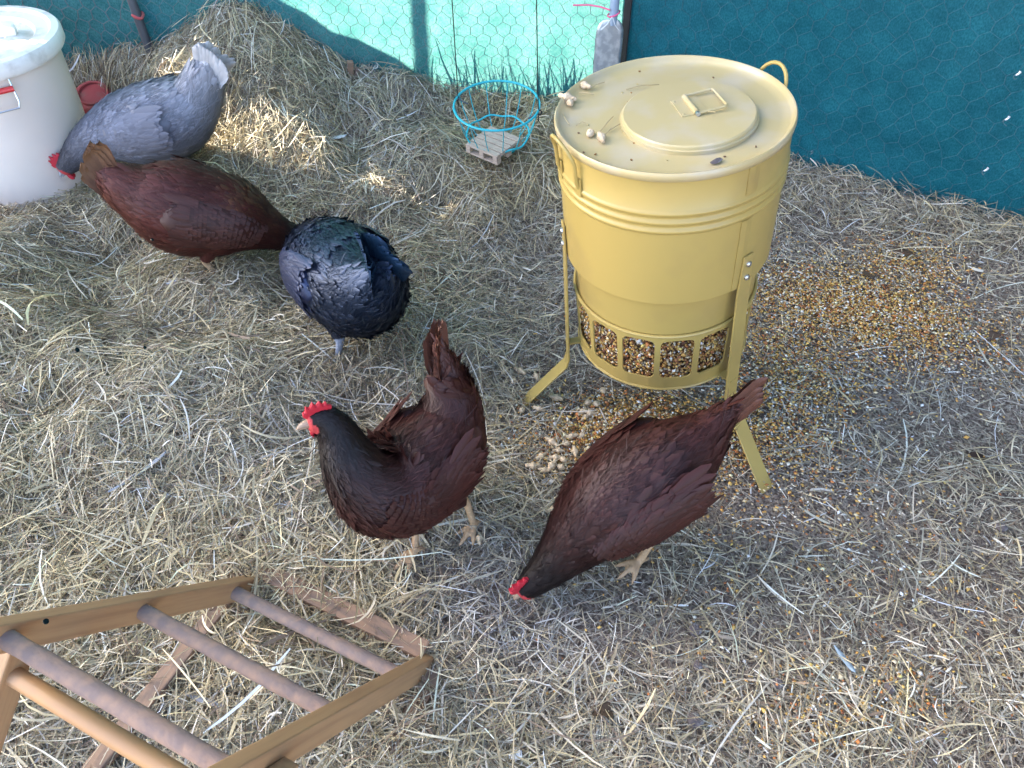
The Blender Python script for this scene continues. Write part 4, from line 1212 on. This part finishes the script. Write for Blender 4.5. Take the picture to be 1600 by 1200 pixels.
    if 'shoulder' in pal:   # richer tone on the saddle; for the black hen a sheen put into the colour
        q = ((np.sin(fa).clip(0, 1)) ** 1.5 * np.exp(-((s - pal['shoulder'][1]) / 0.15) ** 2))[:, None]; col = col * (1 - q) + np.array(pal['shoulder'][0]) * q * r.lognormal(0, 0.3, nf)[:, None]
    fl_ = (low > 0.3) & (s < 0.48) & (r.random(nf) < 0.8); W[fl_] *= 0.42; L[fl_] *= 0.95
    W *= r.uniform(0.55, 1.0, nf)
    W *= pal.get('fw', 1.0); L *= pal.get('fl', 1.0)
    Vf, Ff, Cf = feathers(P, Nn, -Ps, L, W, col, r, pal.get('lift', 0.095), 0.20, 1 + (pal.get('fringe', 1.3) - 1) * 0.6)
    nd_ = 15000
    idx = r.choice(NS * NA, nd_, p=w.ravel()); di = idx // NA; da = th[idx % NA] + r.uniform(-0.09, 0.09, nd_)
    Pd = surf(di, da, 1.02); Pda = surf(di, da + e) - surf(di, da - e); Pds = surf(np.minimum(di + 1, NS - 1), da) - surf(np.maximum(di - 1, 0), da)
    Nd = np.cross(Pda, Pds); Nd /= np.linalg.norm(Nd, axis=1, keepdims=True) + 1e-9; Nd *= np.sign(((Pd - cen[di]) * Nd).sum(1, keepdims=True))
    sd_ = di / (NS - 1); lo_ = (-np.sin(da)).clip(0, 1) * (1 - sstep(0.45, 0.65, sd_))
    Ld = np.interp(sd_, [0, 0.15, 0.4, 0.7, 0.85, 1.0], [0.016, 0.024, 0.021, 0.020, 0.012, 0.006]) * r.lognormal(0, 0.25, nd_) * (1 + 0.4 * lo_)
    patd = 1 + 0.22 * noise2(Pd[:, 0], Pd[:, 1] + Pd[:, 2] * 1.3, 0.035, seed) + 0.14 * noise2(Pd[:, 0] + Pd[:, 2], Pd[:, 1], 0.016, seed + 1)
    cd_ = body_col(sd_) * (patd * r.lognormal(0, 0.22, nd_))[:, None]
    if 'belly' in pal:
        q = (lo_ ** 2)[:, None]; cd_ = cd_ * (1 - q) + np.array(pal['belly']) * q
    fz = down(Pd, Nd, -Pds, Ld, np.full(nd_, 0.0012) * r.lognormal(0, 0.3, nd_), cd_, r, 0.20)
    Vf, Ff, Cf = merge([(Vf, Ff, Cf), fz])
    pm = fast_mesh('plumage', Vf, Ff, Cf, mat, True)
    tag(link('plumage', pm, root), kind='stuff')
    # wings
    s0, s1 = pal.get('wing', (0.30, 0.66))
    def wing_pos(v, w_, sg, off):
        # v 0 shoulder .. 1 tip ; w_ -1 lower edge .. 1 upper edge
        half = 0.62 * np.sqrt(np.clip(1 - ((v - 0.30) / 0.72) ** 2, 0.02, 1)); mid = 0.10 + 0.28 * v
        ss = (s1 + (s0 - s1) * v) - 0.02 * (1 - w_); k = (ss.clip(0, 1) * (NS - 1)).astype(int)
        aa = mid + half * w_; ang = aa if sg > 0 else np.pi - aa
        P = surf(k, ang, 1.0); Nw = surf(k, ang, 1.1) - surf(k, ang, 1.0)
        Nw -= T[k] * (Nw * T[k]).sum(1, keepdims=True) * 0.6; Nw /= np.linalg.norm(Nw, axis=1, keepdims=True) + 1e-9
        return P + Nw * off[:, None], Nw, k
    for sg in (1, -1):
        parts = []
        gv, gw = np.meshgrid(np.linspace(0, 1, 15), np.linspace(-1, 1, 11), indexing='ij'); gv = gv.ravel(); gw = gw.ravel()
        edge = (1 - gw ** 4) * np.clip(1 - ((gv - 0.5) / 0.5) ** 8, 0, 1)
        Pw, Nw, k = wing_pos(gv, gw, sg, -0.004 + edge * (0.008 + 0.010 * gv) * pal.get('woff', 1.0))
        cw = np.array(pal['wingc']) * np.ones((len(gv), 3)) * 0.85
        Fw = np.array([(i * 11 + j, i * 11 + j + 1, i * 11 + j + 12, i * 11 + j + 11) for i in range(14) for j in range(10)])
        parts.append((Pw, Fw, cw))
        n1 = 420
        v_ = r.uniform(0.02, 0.72, n1); w_ = r.uniform(-0.95, 0.95, n1)
        P, Nw, k = wing_pos(v_, w_, sg, (1 - w_ ** 4) * (0.008 + 0.010 * v_) * pal.get('woff', 1.0) - 0.002)
        col = np.array(pal['wingc']) * ((1 + 0.2 * noise2(P[:, 0], P[:, 2], 0.03, seed)) * r.lognormal(0, 0.13, n1))[:, None]
        parts.append(feathers(P, Nw, -T[k], np.full(n1, 0.030) * r.lognormal(0, 0.2, n1), np.full(n1, 0.015) * r.lognormal(0, 0.2, n1), col, r, 0.06, 0.12, 1 + (pal.get('fringe', 1.3) - 1) * 0.7))
        n2 = 12
        v_ = np.linspace(0.50, 0.66, n2); w_ = np.linspace(-0.80, 0.85, n2)
        P, Nw, k = wing_pos(v_, w_, sg, np.full(n2, 0.0075 * pal.get('woff', 1.0)) + np.linspace(0.0, 0.004, n2))
        Tt = -T[k] + upv[k] * 0.10
        col = np.array(pal['wingc']) * np.linspace(0.85, 1.05, n2)[:, None] * r.lognormal(0, 0.10, n2)[:, None]
        parts.append(feathers(P, Nw, Tt, np.linspace(0.062, 0.075, n2), np.full(n2, 0.020), col, r, 0.10, 0.10, pal.get('fringe', 1.2)))
        Vw, Fw, Cw = merge(parts)
        link('wing', fast_mesh('wing', Vw, Fw, Cw, mat, True), root)
    # tail feathers
    tb, td, tl, tn, spread = tail
    tb = Vector(tb); td = Vector(td).normalized(); sd = Vector((0, 1, 0)); sd = (sd - td * sd.dot(td)).normalized(); tu = td.cross(sd)
    if tu.z < 0: tu = -tu
    for k in range(tn):
        q = (k // 2) / max(1, (tn // 2 - 1)); sgn = 1 if k % 2 else -1
        el = 0.34 - 0.72 * q * spread
        d = (td * math.cos(el) + tu * math.sin(el) + sd * sgn * (0.04 + 0.16 * q * spread)).normalized()
        ln = tl * (1.0 - 0.22 * q) * r.uniform(0.84, 1.05)
        blade = (tu * math.cos(0.9 * q * spread * 0.6 + 0.25) + sd * -sgn * math.sin(0.9 * q * spread * 0.6 + 0.25))
        y = (blade - d * blade.dot(d)).normalized(); z = d.cross(y)
        fme = single_feather(ln, pal.get('tailw', 0.040), np.array(pal['tailc']) * r.lognormal(0, 0.15), r, 'tail_feather', mat, tipcol=pal.get('tailtip'))
        o = link('tail_feather', fme, root)
        M = Matrix((d, y, z)).transposed().to_4x4(); M.translation = tb + sd * sgn * (0.004 + 0.010 * q) - tu * 0.022 * q
        o.matrix_local = M
    # head furniture
    hf, hs_, hu_ = Vector(Hf), Vector(hs), Vector(hu); H0 = Vector(Hc)
    m = MB()
    bk_ = [H0 - hf * 0.003 - hu_ * 0.001, H0 + hf * 0.007 - hu_ * 0.001, H0 + hf * 0.015 - hu_ * 0.004, H0 + hf * 0.021 - hu_ * 0.0095]
    m.tube(bk_, [0.0080, 0.0062, 0.0040, 0.0008], 10); m.tube([H0 - hf * 0.003 - hu_ * 0.006, H0 + hf * 0.008 - hu_ * 0.0075, H0 + hf * 0.016 - hu_ * 0.0105], [0.0058, 0.0042, 0.0008], 8)
    m.build('beak', beak_mat or M_beak, root)
    # comb: upright serrated blade
    cl = [(-0.036, 0.004), (-0.042, 0.016), (-0.034, 0.020), (-0.032, 0.031), (-0.026, 0.023), (-0.022, 0.037), (-0.015, 0.025), (-0.010, 0.038), (-0.004, 0.024), (0.002, 0.032), (0.004, 0.018), (0.009, 0.020), (0.009, 0.006), (0.000, 0.002), (-0.018, 0.006)]
    cl = [(a * (0.75 + 0.25 * comb), b * comb) for a, b in cl]
    base = H0 - hf * 0.003 + hu_ * 0.009
    bm = bmesh.new(); vv = [bm.verts.new(base + hf * a + hu_ * b) for a, b in cl]; f = bm.faces.new(vv)
    ex = bmesh.ops.extrude_face_region(bm, geom=[f]); 
    for v in [g for g in ex['geom'] if isinstance(g, bmesh.types.BMVert)]: v.co += hs_ * 0.0085
    for v in bm.verts: v.co -= hs_ * 0.00425
    bmesh.ops.recalc_face_normals(bm, faces=bm.faces); bmesh.ops.bevel(bm, geom=list(bm.edges), offset=0.0012, segments=2, affect='EDGES')
    cm = bpy.data.meshes.new('comb'); bm.to_mesh(cm); bm.free(); cm.materials.append(M_comb); co_ = link('comb', cm, root); ss_ = co_.modifiers.new('sub', 'SUBSURF'); ss_.levels = 1; ss_.render_levels = 1
    for sg in (1, -1):
        m = MB(); q0 = H0 - hf * 0.004 + hs_ * sg * 0.006 - hu_ * 0.009
        dn = (-hu_ * 0.8 + Vector((0, 0, -0.4)) - hf * 0.15).normalized()
        m.tube([q0, q0 + dn * 0.006, q0 + dn * 0.014, q0 + dn * 0.021, q0 + dn * 0.025], [0.0025, 0.005, 0.0068, 0.0055, 0.0012], 10); m.build('wattle', M_comb, root)
        q1 = H0 - hf * 0.016 + hs_ * sg * 0.0142 + hu_ * 0.003
        ey = MB(); ey.tube([q1 - hs_ * sg * 0.003, q1 - hs_ * sg * 0.001, q1 + hs_ * sg * 0.0012, q1 + hs_ * sg * 0.002], [0.0046, 0.0046, 0.0030, 0.0006], 12); eo = ey.build('eye', M_eye, root)
        pu = MB(); pu.tube([q1 + hs_ * sg * 0.0014, q1 + hs_ * sg * 0.0024], [0.0022, 0.0010], 10); pu.build('pupil', M_pupil, eo)
        ear = MB(); q2 = H0 - hf * 0.029 + hs_ * sg * 0.0145 - hu_ * 0.004; ear.tube([q2 + hu_ * 0.005, q2, q2 - hu_ * 0.007], [0.0015, 0.0042, 0.0015], 8); ear.build('earlobe', M_comb, root)
    return root


def std_feet(dx=0.0, spread=0.042, l=(0, 0), r_=(0, 0), low=0.0):
    """left and right leg: hip, hock, ankle"""
    out = []
    for sg, (fx, fy) in ((1, l), (-1, r_)):
        out.append(((dx + fx * 0.2, sg * 0.045, 0.130), (dx - 0.022 + fx * 0.6, sg * spread + fy * 0.6, 0.082), (dx + 0.008 + fx, sg * spread + fy, 0.010 + low), sg * 0.12, 0.0))
    return out


BROWN = dict(s=[0, 0.10, 0.30, 0.58, 0.69, 0.80, 1.0], c=[(0.070, 0.022, 0.013), (0.046, 0.0125, 0.0082), (0.034, 0.0070, 0.0046), (0.032, 0.0062, 0.0040), (0.022, 0.0046, 0.0032), (0.0062, 0.0022, 0.0021), (0.006, 0.0020, 0.0019)],
             wingc=(0.037, 0.0076, 0.0046), tailc=(0.075, 0.026, 0.015), tailtip=(0.10, 0.038, 0.023), fringe=1.25, belly=(0.034, 0.0088, 0.0056), tailw=0.026, woff=1.5)

# hen stepping towards the frame, head turned
sp1 = [(-0.148, -0.050, 0.378, .007, .009), (-0.150, -0.044, 0.348, .019, .017), (-0.149, -0.034, 0.308, .035, .029), (-0.140, -0.022, 0.268, .050, .042), (-0.112, -0.010, 0.228, .070, .062), (-0.062, -0.002, 0.202, .086, .080), (-0.008, 0, 0.190, .091, .087), (0.040, 0, 0.193, .088, .088),
       (0.072, -0.010, 0.216, .075, .076), (0.086, -0.030, 0.254, .059, .060), (0.086, -0.052, 0.294, .045, .047), (0.082, -0.074, 0.332, .0325, .035), (0.092, -0.092, 0.360, .0245, .0255), (0.113, -0.102, 0.363, .0160, .0180)]
hen('standing_hen', 'standing brown hen with raised tail and head turned towards the side', (-0.163, 0.728, 0.034), (-0.65, -0.76), 0.87, sp1, dict(BROWN, tailw=0.020), std_feet(0.0, 0.042, (-0.088, 0.036), (0.034, 0.072), -0.004),
    ((-0.146, -0.044, 0.322), (0.04, -0.20, 0.97), 0.112, 8, 0.02), 51)
# hen pecking beside the feeder leg
sp2 = [(-0.190, 0, 0.296, .007, .008), (-0.170, 0, 0.280, .016, .017), (-0.140, 0, 0.254, .034, .037), (-0.098, 0, 0.226, .060, .064), (-0.048, 0, 0.202, .080, .084), (0.012, 0, 0.184, .085, .087), (0.068, 0, 0.162, .077, .079),
       (0.117, 0.002, 0.132, .058, .060), (0.155, 0.004, 0.100, .042, .044), (0.188, 0.004, 0.070, .030, .032), (0.214, 0.002, 0.048, .0225, .0235), (0.232, 0, 0.034, .0155, .0175)]
hen('pecking_hen', 'dark brown hen pecking at the ground beside the yellow feeder leg', (0.204, 0.716, 0.010), (-0.86, -0.50), 0.95, sp2, BROWN, std_feet(0.0, 0.045, (0.0, 0.0), (0.02, 0.0)),
    ((-0.160, 0, 0.272), (-0.84, 0, 0.54), 0.096, 8, 0.06), 52, head_up=(0.75, 0, 0.66))
# brown hen with tail up feeding next to the black hen
BROWN2 = dict(BROWN); BROWN2['c'] = [tuple(q * 2.0 for q in c) for c in BROWN['c']]; BROWN2['shoulder'] = ((0.070, 0.028, 0.010), 0.62); BROWN2['belly'] = (0.105, 0.038, 0.02); BROWN2['tailc'] = (0.075, 0.028, 0.016); BROWN2['tailtip'] = (0.19, 0.09, 0.04); BROWN2['tailw'] = 0.036; BROWN2['woff'] = 1.2; BROWN2['wingc'] = (0.046, 0.0120, 0.0075)
z4 = float(hgt(-0.72, 1.47)) - 0.03
sp4 = [(-0.178, 0, 0.312, .014, .018), (-0.158, 0, 0.288, .038, .042), (-0.125, 0, 0.256, .062, .064), (-0.080, 0, 0.226, .090, .094), (-0.030, 0, 0.200, .100, .106), (0.025, 0, 0.182, .092, .097), (0.075, 0, 0.162, .081, .084),
       (0.118, 0.003, 0.132, .056, .056), (0.152, 0.008, 0.104, .039, .040), (0.186, 0.012, 0.080, .029, .030), (0.213, 0.014, 0.060, .0215, .0225), (0.231, 0.014, 0.046, .015, .017)]
hen('feeding_hen', 'reddish brown hen with pale-edged tail feeding between the grey and the black hen', (-0.682, 1.432, z4), (0.985, 0.17), 0.96, sp4, BROWN2, std_feet(0.0, 0.045),
    ((-0.148, 0, 0.270), (-0.48, 0, 0.88), 0.118, 12, 0.45), 54, head_up=(0.7, 0, 0.7))
# grey-blue hen by the bin
GREY = dict(s=[0, 0.12, 0.35, 0.6, 0.72, 0.85, 1.0], c=[(0.42, 0.40, 0.40), (0.28, 0.27, 0.29), (0.175, 0.175, 0.205), (0.165, 0.168, 0.205), (0.130, 0.130, 0.155), (0.070, 0.067, 0.079), (0.068, 0.063, 0.072)],  # pale tail end: sunlight on the tail put into the colour
            wingc=(0.165, 0.163, 0.192), tailc=(0.36, 0.34, 0.33), tailtip=(0.44, 0.42, 0.41), fringe=1.08, var=0.06, belly=(0.20, 0.19, 0.19), tailw=0.032)
z5 = 0.055
sp5 = [(-0.176, 0, 0.345, .022, .024), (-0.158, 0, 0.312, .040, .048), (-0.122, 0, 0.262, .062, .064), (-0.080, 0, 0.230, .086, .088), (-0.030, 0, 0.205, .098, .100), (0.030, 0, 0.192, .098, .098), (0.090, 0.002, 0.182, .086, .086),
       (0.140, 0.008, 0.170, .066, .066), (0.185, 0.015, 0.152, .049, .050), (0.222, 0.022, 0.130, .037, .038), (0.252, 0.028, 0.108, .026, .027), (0.275, 0.032, 0.090, .0175, .0195)]
hen('grey_hen', 'blue-grey hen with tail coloured sunlit white stretching its neck down beside the white bin', (-0.885, 1.775, z5), (-0.99, -0.10), 0.94, sp5, GREY, std_feet(-0.02, 0.05, (-0.03, 0), (0, 0)),
    ((-0.150, 0, 0.300), (-0.50, 0, 0.87), 0.112, 22, 1.0), 55, leg_col=(0.16, 0.165, 0.19), beak_mat=M_beakg, head_up=(0.4, 0, 0.9))
# black hen seen from behind
BLK = dict(s=[0, 0.3, 0.7, 1.0], c=[(0.007, 0.012, 0.020), (0.007, 0.010, 0.018), (0.008, 0.010, 0.024), (0.007, 0.008, 0.012)], wingc=(0.010, 0.012, 0.030), tailc=(0.007, 0.016, 0.030), tailtip=(0.010, 0.026, 0.048), fringe=1.5, tailw=0.046, fw=0.85, fl=1.2, lift=0.085, shoulder=((0.014, 0.018, 0.032), 0.4))  # bluish wing, tail and saddle tones carry the sky sheen in the colour
z3 = float(hgt(-0.34, 1.20)) - 0.02
sp3 = [(-0.190, 0, 0.300, .018, .022), (-0.168, 0, 0.275, .046, .048), (-0.130, 0, 0.238, .072, .076), (-0.080, 0, 0.205, .090, .098), (-0.025, 0, 0.188, .096, .104), (0.035, 0, 0.180, .092, .098), (0.085, 0, 0.162, .078, .082),
       (0.128, 0, 0.132, .058, .060), (0.160, 0, 0.100, .042, .044), (0.190, 0, 0.072, .030, .032), (0.214, 0, 0.050, .022, .023), (0.232, 0, 0.038, .015, .017)]
hen('black_hen', 'glossy blue-black hen turned away with its head down in the hay', (-0.345, 1.205, z3), (-0.62, 0.78), 1.0, sp3, BLK, std_feet(-0.035, 0.045, (-0.02, 0.02), (0, 0)),
    ((-0.150, 0, 0.268), (-0.32, 0, 0.95), 0.115, 18, 0.85), 53, mat=M_blackfeather, leg_col=(0.20, 0.22, 0.27), beak_mat=M_beakg, head_up=(0.7, 0, 0.7))

# ------------------------------------------------------------------ loose leaves, feathers, shell bits and droppings
def leaf_mesh(L, W, col, seed, lobes=0):
    rr = random.Random(seed); m = MB(); V = [(0, 0, 0.002)]; n = 16
    for k in range(n):
        a = 2 * math.pi * k / n; s_ = 1 + (0.28 * math.cos(lobes * a) if lobes else 0) + rr.uniform(-0.08, 0.08)
        V.append((L * 0.5 * math.cos(a) * s_, W * 0.5 * math.sin(a) * s_, 0.004 * math.cos(2 * a + seed) + rr.uniform(0, 0.003)))
    m.add(V, [(0, 1 + k, 1 + (k + 1) % n) for k in range(n)], True, col)
    m.tube([(L * 0.45, 0, 0.003), (L * 0.72, 0.003, 0.004)], 0.0007, 5, col=col)
    return m


for k, (px, py, L, W, col, lob, lab) in enumerate([
        (1410, 402, 0.050, 0.026, (0.34, 0.31, 0.30), 5, 'curled grey lobed leaf lying on the spilled grain'), (1352, 436, 0.048, 0.018, (0.36, 0.35, 0.33), 3, 'pale grey torn leaf on the spilled grain'),
        (1548, 532, 0.030, 0.024, (0.36, 0.34, 0.36), 0, 'small round silvery leaf on thin straw right of the grain'), (576, 176, 0.036, 0.026, (0.40, 0.16, 0.07), 0, 'rust orange leaf on the hay bank'),
        (300, 682, 0.055, 0.022, (0.42, 0.34, 0.25), 3, 'pale tan leaf half buried in the hay'), (362, 768, 0.040, 0.026, (0.34, 0.23, 0.16), 0, 'brown oval leaf in the hay above the perch frame'),
        (215, 858, 0.050, 0.018, (0.25, 0.14, 0.09), 3, 'dark brown leaf beside the perch frame'), (275, 440, 0.055, 0.026, (0.22, 0.15, 0.12), 4, 'dark brown lobed leaf under the reddish hen'),
        (1525, 722, 0.034, 0.020, (0.18, 0.16, 0.17), 3, 'dark grey leaf scrap on the straw'), (985, 822, 0.02, 0.014, (0.6, 0.58, 0.55), 0, 'small pale scrap beside the pecking hen'), (942, 1118, 0.030, 0.024, (0.32, 0.30, 0.29), 3, 'grey crumpled leaf on the straw below the pecking hen')]):
    p = at_ground(px, py)
    o = tag(leaf_mesh(L, W, col, k, lob).build('dry_leaf', M_leaf), lab, 'leaf', 'fallen leaves')
    o.location = (p[0], p[1], p[2] + 0.016); o.rotation_euler = (random.uniform(-0.3, 0.3), random.uniform(-0.3, 0.3), random.uniform(0, 6.28))
r = np.random.default_rng(99)
for (px, py, L, W, col, rz, lab) in [(523, 228, 0.075, 0.016, (0.48, 0.48, 0.46), 0.1, 'pale grey feather lying on the hay bank'), (225, 752, 0.115, 0.012, (0.25, 0.26, 0.28), 0.75, 'long narrow dark grey feather in the hay'),
                                     (1312, 1040, 0.050, 0.009, (0.24, 0.30, 0.33), -1.2, 'small blue-grey feather on the straw floor'), (330, 1105, 0.07, 0.009, (0.26, 0.27, 0.30), -0.3, 'grey feather inside the perch frame'),
                                     (805, 1186, 0.020, 0.020, (0.7, 0.7, 0.68), 0.3, 'tuft of white down on the straw'), (275, 452, 0.03, 0.018, (0.55, 0.55, 0.58), 0.4, 'white fluffy feather below the reddish hen')]:
    p = at_ground(px, py); o = tag(link('loose_feather', single_feather(L, W, col, r, 'loose_feather', M_feather, bow=0.12)), lab, 'feather', 'loose feathers')
    o.location = (p[0] - 0.5 * L * math.cos(rz), p[1] - 0.5 * L * math.sin(rz), p[2] + 0.024); o.rotation_euler = (random.uniform(-0.3, 0.3), 0.02, rz)
for k, (px, py) in enumerate([(968, 682), (948, 692), (935, 730), (1040, 425), (855, 758), (1288, 585), (925, 690), (740, 850)]):
    p = at_ground(px, py); L = random.uniform(0.014, 0.022)
    V_ = []; F_ = []
    for i in range(5):
        for j in range(8):
            u = i / 4; a = math.pi * j / 7
            V_.append((L * (u - 0.5), L * 0.36 * math.sin(math.pi * (0.1 + 0.8 * u)) * math.cos(a), L * 0.36 * math.sin(math.pi * (0.1 + 0.8 * u)) * math.sin(a)))
    F_ = [(i * 8 + j, i * 8 + j + 1, i * 8 + j + 9, i * 8 + j + 8) for i in range(4) for j in range(7)]
    m = MB(); m.add(V_, F_, True); o = tag(m.build('empty_shell', M_shellbit), 'empty pale half peanut shell on the floor near the feeder', 'peanut shell', 'empty peanut shells')
    o.location = (p[0], p[1], p[2] + 0.012); o.rotation_euler = (random.uniform(2.4, 3.8), random.uniform(-0.4, 0.4), random.uniform(0, 6.28))
for k, (px, py) in enumerate([(1084, 990), (1088, 1044), (1085, 1130), (1212, 1073), (1386, 1080), (1560, 830)]):
    p = at_ground(px, py); rr = random.Random(k); L = rr.uniform(0.008, 0.012); m = MB()
    V_ = []; n = 8
    for i in range(5):
        ph = math.pi * (i + 0.3) / 4.6
        for j in range(n): V_.append((L * math.sin(ph) * math.cos(6.283 * j / n) * rr.uniform(0.8, 1.2), L * math.sin(ph) * math.sin(6.283 * j / n) * rr.uniform(0.8, 1.2), L * 0.7 * math.cos(ph)))
    m.add(V_, [(i * n + j, i * n + (j + 1) % n, (i + 1) * n + (j + 1) % n, (i + 1) * n + j) for i in range(4) for j in range(n)] + [list(range(n)), [4 * n + j for j in range(n)][::-1]], True)
    o = tag(m.build('dropping', M_dirt), 'small dark grey dropping on the straw floor', 'dropping', 'droppings on the floor'); o.location = (p[0], p[1], p[2] + 0.012)
